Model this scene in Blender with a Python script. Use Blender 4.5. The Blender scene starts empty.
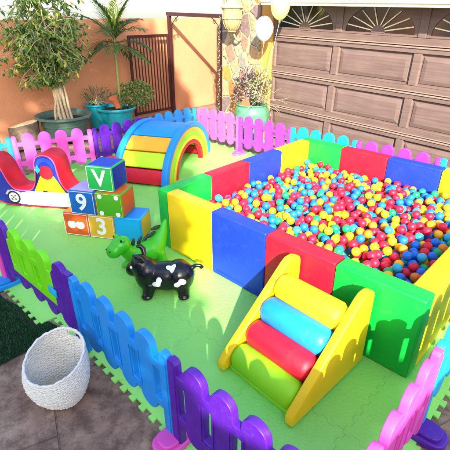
import bpy, bmesh, math, random
from mathutils import Vector, Matrix, Euler
random.seed(7)
PI = math.pi
sc = bpy.context.scene
C = bpy.data.collections.new('place'); sc.collection.children.link(C)

# ------------------------------------------------------------------ materials
def lin(h):
    if isinstance(h, tuple): return tuple(h) + ((1,) if len(h) == 3 else ())
    h = h.lstrip('#'); v = [int(h[i:i+2], 16)/255 for i in (0, 2, 4)]
    return tuple(x/12.92 if x <= .04045 else ((x+.055)/1.055)**2.4 for x in v) + (1,)

def newmat(name):
    m = bpy.data.materials.new(name); m.use_nodes = True
    nt = m.node_tree; b = nt.nodes['Principled BSDF']
    return m, nt, b

def plastic(name, col, rough=.35, var=.06, bump=.0, bscale=6, fine=0., finescale=200, spec=.5, sss=0, coat=0, wear=0, crease=0):
    m, nt, b = newmat(name); c = lin(col); N = nt.nodes; L = nt.links
    tc = N.new('ShaderNodeTexCoord')
    nz = N.new('ShaderNodeTexNoise'); nz.inputs['Scale'].default_value = bscale; nz.inputs['Detail'].default_value = 4
    L.new(tc.outputs['Object'], nz.inputs['Vector'])
    mx = N.new('ShaderNodeMix'); mx.data_type = 'RGBA'
    mx.inputs[6].default_value = tuple(x*(1-var*1.6) for x in c[:3])+(1,)
    mx.inputs[7].default_value = tuple(min(1, x*(1+var)) for x in c[:3])+(1,)
    L.new(nz.outputs['Fac'], mx.inputs[0]); L.new(mx.outputs[2], b.inputs['Base Color'])
    rr = N.new('ShaderNodeMapRange'); rr.inputs['To Min'].default_value = max(.03, rough-.1); rr.inputs['To Max'].default_value = rough+.12
    nz2 = N.new('ShaderNodeTexNoise'); nz2.inputs['Scale'].default_value = bscale*4; nz2.inputs['Detail'].default_value = 6
    L.new(tc.outputs['Object'], nz2.inputs['Vector']); L.new(nz2.outputs['Fac'], rr.inputs['Value']); L.new(rr.outputs[0], b.inputs['Roughness'])
    b.inputs['Specular IOR Level'].default_value = spec
    if coat: b.inputs['Coat Weight'].default_value = coat; b.inputs['Coat Roughness'].default_value = .15
    last = None
    if wear:
        nw = N.new('ShaderNodeTexNoise'); nw.inputs['Scale'].default_value = bscale*2.3; nw.inputs['Detail'].default_value = 9; nw.inputs['Roughness'].default_value = .75; nw.inputs['Distortion'].default_value = .8
        L.new(tc.outputs['Object'], nw.inputs['Vector'])
        mw = N.new('ShaderNodeMapRange'); mw.inputs['From Min'].default_value = .52; mw.inputs['From Max'].default_value = .78; mw.inputs['To Max'].default_value = wear; L.new(nw.outputs['Fac'], mw.inputs['Value'])
        dx = N.new('ShaderNodeMix'); dx.data_type = 'RGBA'; dx.inputs[7].default_value = (.42, .38, .33, 1); L.new(mw.outputs[0], dx.inputs[0]); L.new(mx.outputs[2], dx.inputs[6]); L.new(dx.outputs[2], b.inputs['Base Color'])
    if crease:
        nc = N.new('ShaderNodeTexNoise'); nc.inputs['Scale'].default_value = 5; nc.inputs['Detail'].default_value = 2; nc.inputs['Distortion'].default_value = 2.2; nc.noise_type = 'RIDGED_MULTIFRACTAL'
        L.new(tc.outputs['Object'], nc.inputs['Vector']); bc_ = N.new('ShaderNodeBump'); bc_.inputs['Distance'].default_value = crease; L.new(nc.outputs['Fac'], bc_.inputs['Height']); last = bc_
    if bump:
        bp = N.new('ShaderNodeBump'); bp.inputs['Strength'].default_value = 1; bp.inputs['Distance'].default_value = bump
        L.new(nz.outputs['Fac'], bp.inputs['Height'])
        if last: L.new(last.outputs[0], bp.inputs['Normal'])
        last = bp
    if fine:
        nf = N.new('ShaderNodeTexNoise'); nf.inputs['Scale'].default_value = finescale; L.new(tc.outputs['Object'], nf.inputs['Vector'])
        b2 = N.new('ShaderNodeBump'); b2.inputs['Distance'].default_value = fine; L.new(nf.outputs['Fac'], b2.inputs['Height'])
        if last: L.new(last.outputs[0], b2.inputs['Normal'])
        last = b2
    if last: L.new(last.outputs[0], b.inputs['Normal'])
    return m

def leafmat(name, col, trans=.35, rough=.45):
    m, nt, b = newmat(name); N = nt.nodes; L = nt.links
    oi = N.new('ShaderNodeTexCoord'); nz = N.new('ShaderNodeTexNoise'); nz.inputs['Scale'].default_value = 9
    L.new(oi.outputs['Object'], nz.inputs['Vector'])
    c = lin(col); mx = N.new('ShaderNodeMix'); mx.data_type = 'RGBA'
    mx.inputs[6].default_value = tuple(x*.6 for x in c[:3])+(1,); mx.inputs[7].default_value = tuple(min(1, x*1.4) for x in c[:3])+(1,)
    L.new(nz.outputs['Fac'], mx.inputs[0]); L.new(mx.outputs[2], b.inputs['Base Color']); b.inputs['Roughness'].default_value = rough
    tr = N.new('ShaderNodeBsdfTranslucent'); L.new(mx.outputs[2], tr.inputs['Color'])
    ms = N.new('ShaderNodeMixShader'); ms.inputs[0].default_value = trans
    L.new(b.outputs[0], ms.inputs[1]); L.new(tr.outputs[0], ms.inputs[2]); L.new(ms.outputs[0], N['Material Output'].inputs['Surface'])
    return m

# vinyl covered foam
V = {}
for k, c in dict(red='#c0102a', blue='#1233b4', navy='#0f2390', green='#00a838', yellow='#f2c810', lime='#8cd418', orange='#f0a020', sky='#1384e0', white='#e8e8e6', pink='#e84a78', lilac='#b9a4d8', dorange='#dd5a1c', cyan='#0aa5e8', teal='#14b7c4', gold='#e0b030', cgreen='#1fae4c', fgreen='#4aa51e', nineblue='#0c62b8').items():
    V[k] = plastic('vinyl_'+k, c, rough=.48, var=.06, bump=.012, bscale=3.5, fine=.0003, finescale=350, spec=.4, wear=.045, crease=.0022)
# moulded fence plastic
F = {}
for k, c in dict(purple='#4c1496', blue='#0c84d8', pink='#dc50b6', cyan='#12a8dc', lilac='#8c34b4', green='#6cd010', softpink='#c456a8').items():
    F[k] = plastic('moulded_'+k, c, rough=.46, var=.08, bump=.001, bscale=9, fine=.0005, finescale=140, spec=.4, wear=.10)
BALL = {}
for k, c in dict(red='#d8203c', blue='#1670d8', yellow='#f0b818', green='#18a862', cyan='#30b0d4', orange='#f08420').items():
    BALL[k] = plastic('ball_'+k, c, rough=.42, var=.14, bump=.004, bscale=16, spec=.35)
    BALL[k].node_tree.nodes['Principled BSDF'].inputs['Subsurface Weight'].default_value = 0
black_gloss = plastic('black_rubber', '#0d0e11', rough=.25, var=.1, bump=.001, bscale=8)
dino_green = plastic('green_rubber', '#35b418', rough=.33, var=.08, bump=.001, bscale=8)
white_paint = plastic('white_print', '#e9eef0', rough=.45, var=.04)
dark_green = plastic('dark_spike', '#0c2a1c', rough=.4)
wood_cut = plastic('cut_wood', '#dcc08c', rough=.8, var=.25, bump=.01, bscale=30)
bark = plastic('bark', '#6f5d4c', rough=.9, var=.5, bump=.03, bscale=22)
stem_m = plastic('pale_stem', '#b8a486', rough=.8, var=.4, bump=.01, bscale=40)
tub_m = plastic('green_tub', '#4c665c', rough=.5, var=.2, bump=.004, bscale=8)
soil = plastic('soil', '#2b2119', rough=.95, var=.5, bump=.03, bscale=40)
teal_m = plastic('teal_glaze', '#1390a0', rough=.25, var=.12, bump=.002, bscale=10, coat=.3)
celadon = plastic('pale_green_glaze', '#4f8a68', rough=.25, var=.35, bump=.006, bscale=13, coat=.4)
terracotta = plastic('terracotta', '#b7613c', rough=.85, var=.2, bump=.003, bscale=30)
iron = plastic('dark_red_iron', '#3a1716', rough=.5, var=.25, bump=.002, bscale=30)
cream = plastic('cream_paint', '#a8946c', rough=.6, var=.12, bump=.003, bscale=20)
trim_m = plastic('cream_trim', '#e6ddc2', rough=.7, var=.06, bump=.002, bscale=12)
lampglass = plastic('ribbed_glass', '#a88e62', rough=.25, var=.1)
balloon_w = plastic('white_latex', '#ececea', rough=.25, var=.02); balloon_y = plastic('yellow_latex', '#e6e47c', rough=.22, var=.03)
string_m = plastic('string', '#e6e2da', rough=.7)
tyre_m = plastic('printed_black', '#15181c', rough=.4)

def stucco(name, col, scale=1.0, c2=None, bump=.009):
    m, nt, b = newmat(name); N = nt.nodes; L = nt.links; c = lin(col)
    tc = N.new('ShaderNodeTexCoord'); nz = N.new('ShaderNodeTexNoise'); nz.inputs['Scale'].default_value = 1.3*scale; nz.inputs['Detail'].default_value = 8
    nz.inputs['Roughness'].default_value = .65
    L.new(tc.outputs['Object'], nz.inputs['Vector'])
    mx = N.new('ShaderNodeMix'); mx.data_type = 'RGBA'; mx.inputs[6].default_value = tuple(x*.72 for x in c[:3])+(1,)
    mx.inputs[7].default_value = lin(c2) if c2 else tuple(min(1, x*1.12) for x in c[:3])+(1,)
    L.new(nz.outputs['Fac'], mx.inputs[0]); L.new(mx.outputs[2], b.inputs['Base Color'])
    nf = N.new('ShaderNodeTexNoise'); nf.inputs['Scale'].default_value = 38; nf.inputs['Detail'].default_value = 7; L.new(tc.outputs['Object'], nf.inputs['Vector'])
    bp = N.new('ShaderNodeBump'); bp.inputs['Distance'].default_value = bump; bp.inputs['Strength'].default_value = .8
    L.new(nf.outputs['Fac'], bp.inputs['Height']); L.new(bp.outputs[0], b.inputs['Normal']); b.inputs['Roughness'].default_value = .9
    return m
wall_m = stucco('ochre_stucco', '#c4855f'); jamb_m = stucco('yellow_stucco', '#c08a40'); house_m = stucco('tan_stucco', '#b9a58a')

def concrete():
    m, nt, b = newmat('stamped_concrete'); N = nt.nodes; L = nt.links
    tc = N.new('ShaderNodeTexCoord')
    n1 = N.new('ShaderNodeTexNoise'); n1.inputs['Scale'].default_value = 3.2; n1.inputs['Detail'].default_value = 10; n1.inputs['Roughness'].default_value = .72; n1.inputs['Distortion'].default_value = .2
    n2 = N.new('ShaderNodeTexNoise'); n2.inputs['Scale'].default_value = 9; n2.inputs['Detail'].default_value = 12; n2.inputs['Roughness'].default_value = .78; n2.inputs['Distortion'].default_value = .3
    for n in (n1, n2): L.new(tc.outputs['Object'], n.inputs['Vector'])
    cr = N.new('ShaderNodeValToRGB'); e = cr.color_ramp.elements
    e[0].position = .3; e[0].color = lin('#6e554a'); e[1].position = .72; e[1].color = lin('#c4a78f')
    x = e.new(.5); x.color = lin('#9a7c6a')
    L.new(n1.outputs['Fac'], cr.inputs[0])
    c2 = N.new('ShaderNodeValToRGB'); e = c2.color_ramp.elements
    e[0].position = .42; e[0].color = (.16, .13, .13, 1); e[1].position = .56; e[1].color = (1, 1, 1, 1)
    L.new(n2.outputs['Fac'], c2.inputs[0])
    mx = N.new('ShaderNodeMix'); mx.data_type = 'RGBA'; mx.blend_type = 'MULTIPLY'; mx.inputs[0].default_value = .62
    L.new(cr.outputs[0], mx.inputs[6]); L.new(c2.outputs[0], mx.inputs[7])
    # stamped joints
    mp = N.new('ShaderNodeMapping'); mp.inputs['Rotation'].default_value = (0, 0, .35); L.new(tc.outputs['Object'], mp.inputs[0])
    br = N.new('ShaderNodeTexBrick'); br.inputs['Scale'].default_value = 1; br.inputs['Mortar Size'].default_value = .006; br.inputs['Mortar Smooth'].default_value = .5
    br.inputs['Brick Width'].default_value = .9; br.inputs['Row Height'].default_value = .6
    br.inputs['Color1'].default_value = (1, 1, 1, 1); br.inputs['Color2'].default_value = (.85, .85, .85, 1); br.inputs['Mortar'].default_value = (.45, .42, .4, 1)
    L.new(mp.outputs[0], br.inputs['Vector'])
    m2 = N.new('ShaderNodeMix'); m2.data_type = 'RGBA'; m2.blend_type = 'MULTIPLY'; m2.inputs[0].default_value = .6
    L.new(mx.outputs[2], m2.inputs[6]); L.new(br.outputs['Color'], m2.inputs[7]); L.new(m2.outputs[2], b.inputs['Base Color'])
    ad = N.new('ShaderNodeMath'); ad.operation = 'ADD'; L.new(n2.outputs['Fac'], ad.inputs[0]); L.new(br.outputs['Fac'], ad.inputs[1])
    sb = N.new('ShaderNodeMath'); sb.operation = 'SUBTRACT'; L.new(n2.outputs['Fac'], sb.inputs[0]); L.new(br.outputs['Fac'], sb.inputs[1])
    bp = N.new('ShaderNodeBump'); bp.inputs['Distance'].default_value = .012; L.new(sb.outputs[0], bp.inputs['Height']); L.new(bp.outputs[0], b.inputs['Normal'])
    b.inputs['Roughness'].default_value = .62
    return m

def foam_mat_m():
    m, nt, b = newmat('foam_mat_green'); N = nt.nodes; L = nt.links
    tc = N.new('ShaderNodeTexCoord')
    n1 = N.new('ShaderNodeTexNoise'); n1.inputs['Scale'].default_value = 1.6; n1.inputs['Detail'].default_value = 6; L.new(tc.outputs['Object'], n1.inputs['Vector'])
    mx = N.new('ShaderNodeMix'); mx.data_type = 'RGBA'; mx.inputs[6].default_value = lin('#84d25e'); mx.inputs[7].default_value = lin('#94e06e')
    L.new(n1.outputs['Fac'], mx.inputs[0])
    br = N.new('ShaderNodeTexBrick'); br.offset = 0; br.inputs['Scale'].default_value = 1; br.inputs['Brick Width'].default_value = .61; br.inputs['Row Height'].default_value = .61
    br.inputs['Mortar Size'].default_value = .0016; br.inputs['Mortar Smooth'].default_value = .2
    br.inputs['Color1'].default_value = (1, 1, 1, 1); br.inputs['Color2'].default_value = (.94, .97, .94, 1); br.inputs['Mortar'].default_value = (.62, .70, .58, 1)
    # wobble the seams so that they read as puzzle edges
    wv = N.new('ShaderNodeVectorMath'); wv.operation = 'ADD'
    sx = N.new('ShaderNodeSeparateXYZ'); L.new(tc.outputs['Object'], sx.inputs[0])
    def wob(sock):
        mu = N.new('ShaderNodeMath'); mu.operation = 'MULTIPLY'; mu.inputs[1].default_value = 62; L.new(sock, mu.inputs[0])
        s = N.new('ShaderNodeMath'); s.operation = 'SINE'; L.new(mu.outputs[0], s.inputs[0])
        q = N.new('ShaderNodeMath'); q.operation = 'MULTIPLY'; q.inputs[1].default_value = 3; q.use_clamp = False; L.new(s.outputs[0], q.inputs[0])
        cl = N.new('ShaderNodeClamp'); cl.inputs['Min'].default_value = -1; L.new(q.outputs[0], cl.inputs[0])
        f = N.new('ShaderNodeMath'); f.operation = 'MULTIPLY'; f.inputs[1].default_value = .011; L.new(cl.outputs[0], f.inputs[0]); return f.outputs[0]
    cb = N.new('ShaderNodeCombineXYZ'); L.new(wob(sx.outputs['Y']), cb.inputs['X']); L.new(wob(sx.outputs['X']), cb.inputs['Y'])
    L.new(tc.outputs['Object'], wv.inputs[0]); L.new(cb.outputs[0], wv.inputs[1]); L.new(wv.outputs[0], br.inputs['Vector'])
    m2 = N.new('ShaderNodeMix'); m2.data_type = 'RGBA'; m2.blend_type = 'MULTIPLY'; m2.inputs[0].default_value = 1
    L.new(mx.outputs[2], m2.inputs[6]); L.new(br.outputs['Color'], m2.inputs[7]); L.new(m2.outputs[2], b.inputs['Base Color'])
    vo = N.new('ShaderNodeTexVoronoi'); vo.inputs['Scale'].default_value = 55; L.new(tc.outputs['Object'], vo.inputs['Vector'])
    sb = N.new('ShaderNodeMath'); sb.operation = 'SUBTRACT'; L.new(vo.outputs['Distance'], sb.inputs[0]); L.new(br.outputs['Fac'], sb.inputs[1])
    bp = N.new('ShaderNodeBump'); bp.inputs['Distance'].default_value = .0035; bp.inputs['Strength'].default_value = .6; L.new(sb.outputs[0], bp.inputs['Height'])
    L.new(bp.outputs[0], b.inputs['Normal']); b.inputs['Roughness'].default_value = .5; b.inputs['Specular IOR Level'].default_value = .4
    return m

def flagstone():
    m, nt, b = newmat('flagstone'); N = nt.nodes; L = nt.links
    tc = N.new('ShaderNodeTexCoord'); mp = N.new('ShaderNodeMapping'); mp.inputs['Scale'].default_value = (1, 1, .8); L.new(tc.outputs['Object'], mp.inputs[0])
    nd = N.new('ShaderNodeTexNoise'); nd.inputs['Scale'].default_value = 5; L.new(mp.outputs[0], nd.inputs['Vector'])
    va = N.new('ShaderNodeMix'); va.data_type = 'VECTOR'; va.inputs[0].default_value = .06; L.new(mp.outputs[0], va.inputs[4]); L.new(nd.outputs['Color'], va.inputs[5])
    v1 = N.new('ShaderNodeTexVoronoi'); v1.inputs['Scale'].default_value = 4.3; v1.inputs['Randomness'].default_value = .75
    v2 = N.new('ShaderNodeTexVoronoi'); v2.feature = 'DISTANCE_TO_EDGE'; v2.inputs['Scale'].default_value = 4.3; v2.inputs['Randomness'].default_value = .75
    L.new(va.outputs[1], v1.inputs['Vector']); L.new(va.outputs[1], v2.inputs['Vector'])
    sp = N.new('ShaderNodeSeparateColor'); L.new(v1.outputs['Color'], sp.inputs[0])
    cr = N.new('ShaderNodeValToRGB'); cr.color_ramp.interpolation = 'CONSTANT'; e = cr.color_ramp.elements
    cols = ['#8f6a58', '#b0662e', '#7c776c', '#a88460', '#74605e', '#b67a38', '#8f8470']
    e[0].color = lin(cols[0]); e[1].position = .15; e[1].color = lin(cols[1])
    for i, c in enumerate(cols[2:]): q = e.new(.28+i*.145); q.color = lin(c)
    L.new(sp.outputs[0], cr.inputs[0])
    n2 = N.new('ShaderNodeTexNoise'); n2.inputs['Scale'].default_value = 18; n2.inputs['Detail'].default_value = 7; L.new(tc.outputs['Object'], n2.inputs['Vector'])
    ov = N.new('ShaderNodeMix'); ov.data_type = 'RGBA'; ov.blend_type = 'OVERLAY'; ov.inputs[0].default_value = .6; L.new(cr.outputs[0], ov.inputs[6]); L.new(n2.outputs['Fac'], ov.inputs[7])
    st = N.new('ShaderNodeMapRange'); st.inputs['From Min'].default_value = .035; st.inputs['From Max'].default_value = .06; L.new(v2.outputs['Distance'], st.inputs['Value'])
    mx = N.new('ShaderNodeMix'); mx.data_type = 'RGBA'; mx.inputs[6].default_value = lin('#a89670'); L.new(st.outputs[0], mx.inputs[0]); L.new(ov.outputs[2], mx.inputs[7])
    L.new(mx.outputs[2], b.inputs['Base Color'])
    ad = N.new('ShaderNodeMath'); ad.operation = 'MULTIPLY_ADD'; L.new(n2.outputs['Fac'], ad.inputs[0]); ad.inputs[1].default_value = .5; L.new(st.outputs[0], ad.inputs[2])
    bp = N.new('ShaderNodeBump'); bp.inputs['Distance'].default_value = .02; L.new(ad.outputs[0], bp.inputs['Height']); L.new(bp.outputs[0], b.inputs['Normal'])
    b.inputs['Roughness'].default_value = .85
    return m

def doorwood():
    m, nt, b = newmat('door_wood'); N = nt.nodes; L = nt.links
    tc = N.new('ShaderNodeTexCoord'); mp = N.new('ShaderNodeMapping'); mp.inputs['Scale'].default_value = (.7, 1, 14); L.new(tc.outputs['Object'], mp.inputs[0])
    n = N.new('ShaderNodeTexNoise'); n.inputs['Scale'].default_value = 3; n.inputs['Detail'].default_value = 8; L.new(mp.outputs[0], n.inputs['Vector'])
    cr = N.new('ShaderNodeValToRGB'); e = cr.color_ramp.elements; e[0].position = .3; e[0].color = lin('#5c4a45'); e[1].position = .75; e[1].color = lin('#705b54')
    L.new(n.outputs['Fac'], cr.inputs[0])
    n2 = N.new('ShaderNodeTexNoise'); n2.inputs['Scale'].default_value = 3.2; n2.inputs['Detail'].default_value = 6; L.new(tc.outputs['Object'], n2.inputs['Vector'])
    mx = N.new('ShaderNodeMix'); mx.data_type = 'RGBA'; mx.blend_type = 'OVERLAY'; mx.inputs[0].default_value = .3; L.new(cr.outputs[0], mx.inputs[6]); L.new(n2.outputs['Fac'], mx.inputs[7])
    L.new(mx.outputs[2], b.inputs['Base Color'])
    bp = N.new('ShaderNodeBump'); bp.inputs['Distance'].default_value = .0012; L.new(n.outputs['Fac'], bp.inputs['Height']); L.new(bp.outputs[0], b.inputs['Normal'])
    b.inputs['Roughness'].default_value = .55
    return m
wood_m = doorwood(); wood_edge = plastic('pale_wood_edge', '#8a7468', rough=.6, var=.25, bump=.002, bscale=12)  # moulding wood, paler than the door wood
glass_m = plastic('dark_window_glass', '#1c2428', rough=.08, var=.2, spec=.8)
turf_m = leafmat('turf_blades', '#14502a', trans=.2, rough=.6)
turf_base_m = plastic('turf_backing', '#07230f', rough=.9, var=.4, bump=.01, bscale=60)
wicker = plastic('white_wicker', '#e4e1da', rough=.7, var=.12, bump=.002, bscale=60, fine=.002, finescale=300)
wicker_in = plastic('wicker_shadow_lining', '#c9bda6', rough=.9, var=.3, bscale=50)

# ------------------------------------------------------------------ mesh helpers
class MB:
    def __init__(s): s.v = []; s.f = []; s.mi = []; s.cur = 0
    def add(s, vs, fs):
        o = len(s.v); s.v += [tuple(x) for x in vs]; s.f += [tuple(i+o for i in f) for f in fs]; s.mi += [s.cur]*len(fs); return s
    def box(s, c, d, rz=0):
        cx, cy, cz = c; dx, dy, dz = [x/2 for x in d]; vs = []
        ca, sa = math.cos(rz), math.sin(rz)
        for z in (-dz, dz):
            for x, y in ((-dx, -dy), (dx, -dy), (dx, dy), (-dx, dy)): vs.append((cx+x*ca-y*sa, cy+x*sa+y*ca, cz+z))
        return s.add(vs, [(3, 2, 1, 0), (4, 5, 6, 7), (0, 1, 5, 4), (1, 2, 6, 5), (2, 3, 7, 6), (3, 0, 4, 7)])
    def b(s, x0, x1, y0, y1, z0, z1): return s.box(((x0+x1)/2, (y0+y1)/2, (z0+z1)/2), (x1-x0, y1-y0, z1-z0))
    def tube(s, pts, r, n=8, cap=True):
        pts = [Vector(p) for p in pts]; k = len(pts); rs = r if isinstance(r, (list, tuple)) else [r]*k
        vs = []; up = Vector((0, 0, 1)); prev = None
        for i, p in enumerate(pts):
            t = (pts[min(i+1, k-1)]-pts[max(i-1, 0)]).normalized()
            if prev is None:
                a = up if abs(t.z) < .9 else Vector((1, 0, 0)); u = t.cross(a).normalized()
            else: u = (prev - t*prev.dot(t)).normalized()
            prev = u; w = t.cross(u)
            for j in range(n):
                a = 2*PI*j/n; vs.append(p+(u*math.cos(a)+w*math.sin(a))*rs[i])
        fs = [(i*n+j, i*n+(j+1) % n, (i+1)*n+(j+1) % n, (i+1)*n+j) for i in range(k-1) for j in range(n)]
        if cap: fs += [tuple(range(n))[::-1], tuple(range((k-1)*n, k*n))]
        return s.add(vs, fs)
    def lathe(s, prof, n=32, c=(0, 0, 0), sy=1.0):
        vs = []; k = len(prof)
        for r, z in prof:
            for j in range(n): a = 2*PI*j/n; vs.append((c[0]+r*math.cos(a), c[1]+r*math.sin(a)*sy, c[2]+z))
        fs = [(i*n+j, i*n+(j+1) % n, (i+1)*n+(j+1) % n, (i+1)*n+j) for i in range(k-1) for j in range(n)]
        return s.add(vs, fs)
    def ball(s, c, r, n=20, m=12, rot=None):
        r = (r, r, r) if not isinstance(r, (tuple, list)) else r; vs = [(0, 0, r[2])]
        for i in range(1, m):
            t = PI*i/m
            for j in range(n): a = 2*PI*j/n; vs.append((r[0]*math.sin(t)*math.cos(a), r[1]*math.sin(t)*math.sin(a), r[2]*math.cos(t)))
        vs.append((0, 0, -r[2])); L = len(vs)-1
        fs = [(0, 1+j, 1+(j+1) % n) for j in range(n)]
        for i in range(m-2): fs += [(1+i*n+j, 1+(i+1)*n+j, 1+(i+1)*n+(j+1) % n, 1+i*n+(j+1) % n) for j in range(n)]
        fs += [(L, 1+(m-2)*n+(j+1) % n, 1+(m-2)*n+j) for j in range(n)]
        M = rot.to_matrix() if rot else Matrix.Identity(3)
        return s.add([M@Vector(v)+Vector(c) for v in vs], fs)
    def prism(s, poly, T, depth):
        """poly of (a,b); T maps (a,b,c)->xyz; extruded c from 0..depth"""
        n = len(poly); vs = [T(a, b, 0) for a, b in poly]+[T(a, b, depth) for a, b in poly]
        fs = [tuple(range(n))[::-1], tuple(range(n, 2*n))]+[(i, (i+1) % n, n+(i+1) % n, n+i) for i in range(n)]
        return s.add(vs, fs)
    def build(s, name, mats, parent=None, smooth=True, bevel=0, seg=2, angle=40, loc=None, rot=None):
        me = bpy.data.meshes.new(name); me.from_pydata(s.v, [], s.f)
        mats = mats if isinstance(mats, (list, tuple)) else [mats]
        for m in mats: me.materials.append(m)
        if len(mats) > 1: me.polygons.foreach_set('material_index', s.mi)
        bm = bmesh.new(); bm.from_mesh(me)
        bmesh.ops.recalc_face_normals(bm, faces=bm.faces)
        if bevel:
            es = [e for e in bm.edges if len(e.link_faces) == 2 and e.calc_face_angle(0) > math.radians(30)]
            bmesh.ops.bevel(bm, geom=es, offset=bevel, segments=seg, affect='EDGES', profile=.5, clamp_overlap=True)
        bm.to_mesh(me); bm.free()
        return link(name, me, parent, smooth, angle, loc, rot)

def link(name, me, parent=None, smooth=True, angle=40, loc=None, rot=None):
    if smooth:
        me.polygons.foreach_set('use_smooth', [True]*len(me.polygons))
        try: me.set_sharp_from_angle(angle=math.radians(angle))
        except Exception: pass
    o = bpy.data.objects.new(name, me); C.objects.link(o)
    if loc is not None: o.location = loc
    if rot is not None: o.rotation_euler = rot
    if parent: o.parent = parent
    return o

def tag(o, label=None, cat=None, group=None, kind=None):
    if label: o['label'] = label
    if cat: o['category'] = cat
    if group: o['group'] = group
    if kind: o['kind'] = kind
    return o
def thing(name, label, cat, loc=(0, 0, 0), rz=0, group=None, M=None):
    o = bpy.data.objects.new(name, None); C.objects.link(o); o.empty_display_size = .1
    if M is not None: o.matrix_world = M
    else: o.location = loc; o.rotation_euler = (0, 0, rz)
    return tag(o, label, cat, group)
def copy_tree(o, parent=None):
    c = o.copy(); C.objects.link(c)
    if parent: c.parent = parent
    for ch in list(o.children): copy_tree(ch, c)
    return c

def curve_mesh(name, splines, extrude, bevel=.004, res=2):
    """splines: closed 2D polylines (outer first, then holes) -> mesh with depth, drawn in XY and extruded along Z"""
    cu = bpy.data.curves.new(name, 'CURVE'); cu.dimensions = '2D'; cu.fill_mode = 'BOTH'; cu.extrude = extrude; cu.bevel_depth = bevel; cu.bevel_resolution = res
    for pts in splines:
        sp = cu.splines.new('POLY'); sp.points.add(len(pts)-1); sp.use_cyclic_u = True
        for p, q in zip(sp.points, pts): p.co = (q[0], q[1], 0, 1)
    o = bpy.data.objects.new(name, cu); C.objects.link(o)
    bpy.context.view_layer.update()
    me = bpy.data.meshes.new_from_object(o.evaluated_get(bpy.context.evaluated_depsgraph_get()))
    me.name = name
    bpy.data.objects.remove(o); bpy.data.curves.remove(cu)
    return me
def text_mesh(name, txt, size, extrude=.002, offset=.01):
    cu = bpy.data.curves.new(name, 'FONT'); cu.body = txt; cu.size = size; cu.extrude = extrude; cu.offset = offset; cu.align_x = 'CENTER'; cu.align_y = 'CENTER'
    o = bpy.data.objects.new(name, cu); C.objects.link(o); bpy.context.view_layer.update()
    me = bpy.data.meshes.new_from_object(o.evaluated_get(bpy.context.evaluated_depsgraph_get()))
    bpy.data.objects.remove(o); bpy.data.curves.remove(cu); return me
def xz(me, M):
    me.transform(M); return me
UP = Matrix.Rotation(PI/2, 4, 'X')       # XY drawing -> XZ plane, thickness along -Y/+Y

def blob(name, shapes, mat, parent, voxel=.008, smooth=8):
    """one continuous skin around overlapping ellipsoids / cones"""
    mb = MB()
    for sh in shapes:
        if sh[0] == 'b': mb.ball(sh[1], sh[2], 20, 14, Euler(sh[3]) if len(sh) > 3 else None)
        else: mb.tube(sh[1], sh[2], 14)
    me = bpy.data.meshes.new(name); me.from_pydata(mb.v, [], mb.f)
    bm = bmesh.new(); bm.from_mesh(me); bmesh.ops.recalc_face_normals(bm, faces=bm.faces); bm.to_mesh(me); bm.free()
    o = bpy.data.objects.new(name, me); C.objects.link(o)
    r = o.modifiers.new('r', 'REMESH'); r.mode = 'VOXEL'; r.voxel_size = voxel
    s = o.modifiers.new('s', 'SMOOTH'); s.iterations = smooth; s.factor = .6
    bpy.context.view_layer.update()
    m2 = bpy.data.meshes.new_from_object(o.evaluated_get(bpy.context.evaluated_depsgraph_get())); m2.name = name
    bpy.data.objects.remove(o); bpy.data.meshes.remove(me)
    m2.materials.clear(); m2.materials.append(mat)
    return link(name, m2, parent, True, 180)

# ------------------------------------------------------------------ camera
yaw, pitch, roll = 2.34281361, .476794345, -.00426407
cyw, syw, cp, sp_ = math.cos(yaw), math.sin(yaw), math.cos(pitch), math.sin(pitch)
fw = Vector((cyw*cp, syw*cp, -sp_)); rt = Vector((syw, -cyw, 0)); uu = rt.cross(fw)
r2 = rt*math.cos(roll)+uu*math.sin(roll); u2 = -rt*math.sin(roll)+uu*math.cos(roll)
cam = bpy.data.cameras.new('camera'); co = bpy.data.objects.new('camera', cam); sc.collection.objects.link(co)
CAM = Vector((3.02003, -2.16827, 2.10983))
co.matrix_world = Matrix(((r2.x, u2.x, -fw.x, CAM.x), (r2.y, u2.y, -fw.y, CAM.y), (r2.z, u2.z, -fw.z, CAM.z), (0, 0, 0, 1)))
cam.sensor_width = 36; cam.lens = 409.1634/450*36; cam.clip_end = 500; sc.camera = co

# house frame (the building stands a touch askew to the play mat)
def Rm(rx, ry, rz): return Matrix.Rotation(rz, 4, 'Z')@Matrix.Rotation(ry, 4, 'Y')@Matrix.Rotation(rx, 4, 'X')
HM = Matrix.Translation((-1.5, 3.93822, .03169))@Rm(.00738, .02504, -.05536)
def H(x=0, y=0, z=0): return HM@Matrix.Translation((x, y, z))

# ------------------------------------------------------------------ light
SUN = Vector((-1.43, 1.30, -1.0)).normalized()
w = bpy.data.worlds.new('World'); sc.world = w; w.use_nodes = True; nt = w.node_tree
bg = nt.nodes['Background']; sky = nt.nodes.new('ShaderNodeTexSky'); sky.sky_type = 'NISHITA'; sky.sun_disc = False
sky.sun_elevation = math.asin(-SUN.z)
az = math.atan2(-SUN.x, -SUN.y)          # compass bearing of the sun, 0 = +Y
sky.sun_rotation = az; sky.air_density = 1.0; sky.dust_density = 2.0; sky.ozone_density = 1.0
nt.links.new(sky.outputs[0], bg.inputs[0]); bg.inputs[1].default_value = .15
sl = bpy.data.lights.new('sun', 'SUN'); sl.energy = 3.7; sl.angle = math.radians(.7); sl.color = (1, .93, .80)
so = bpy.data.objects.new('sun', sl); sc.collection.objects.link(so); so.rotation_euler = SUN.to_track_quat('-Z', 'Y').to_euler()
vs_ = sc.view_settings; vs_.view_transform = 'Standard'; vs_.look = 'None'; vs_.gamma = 1; vs_.use_curve_mapping = False; vs_.exposure = 2.08

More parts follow.
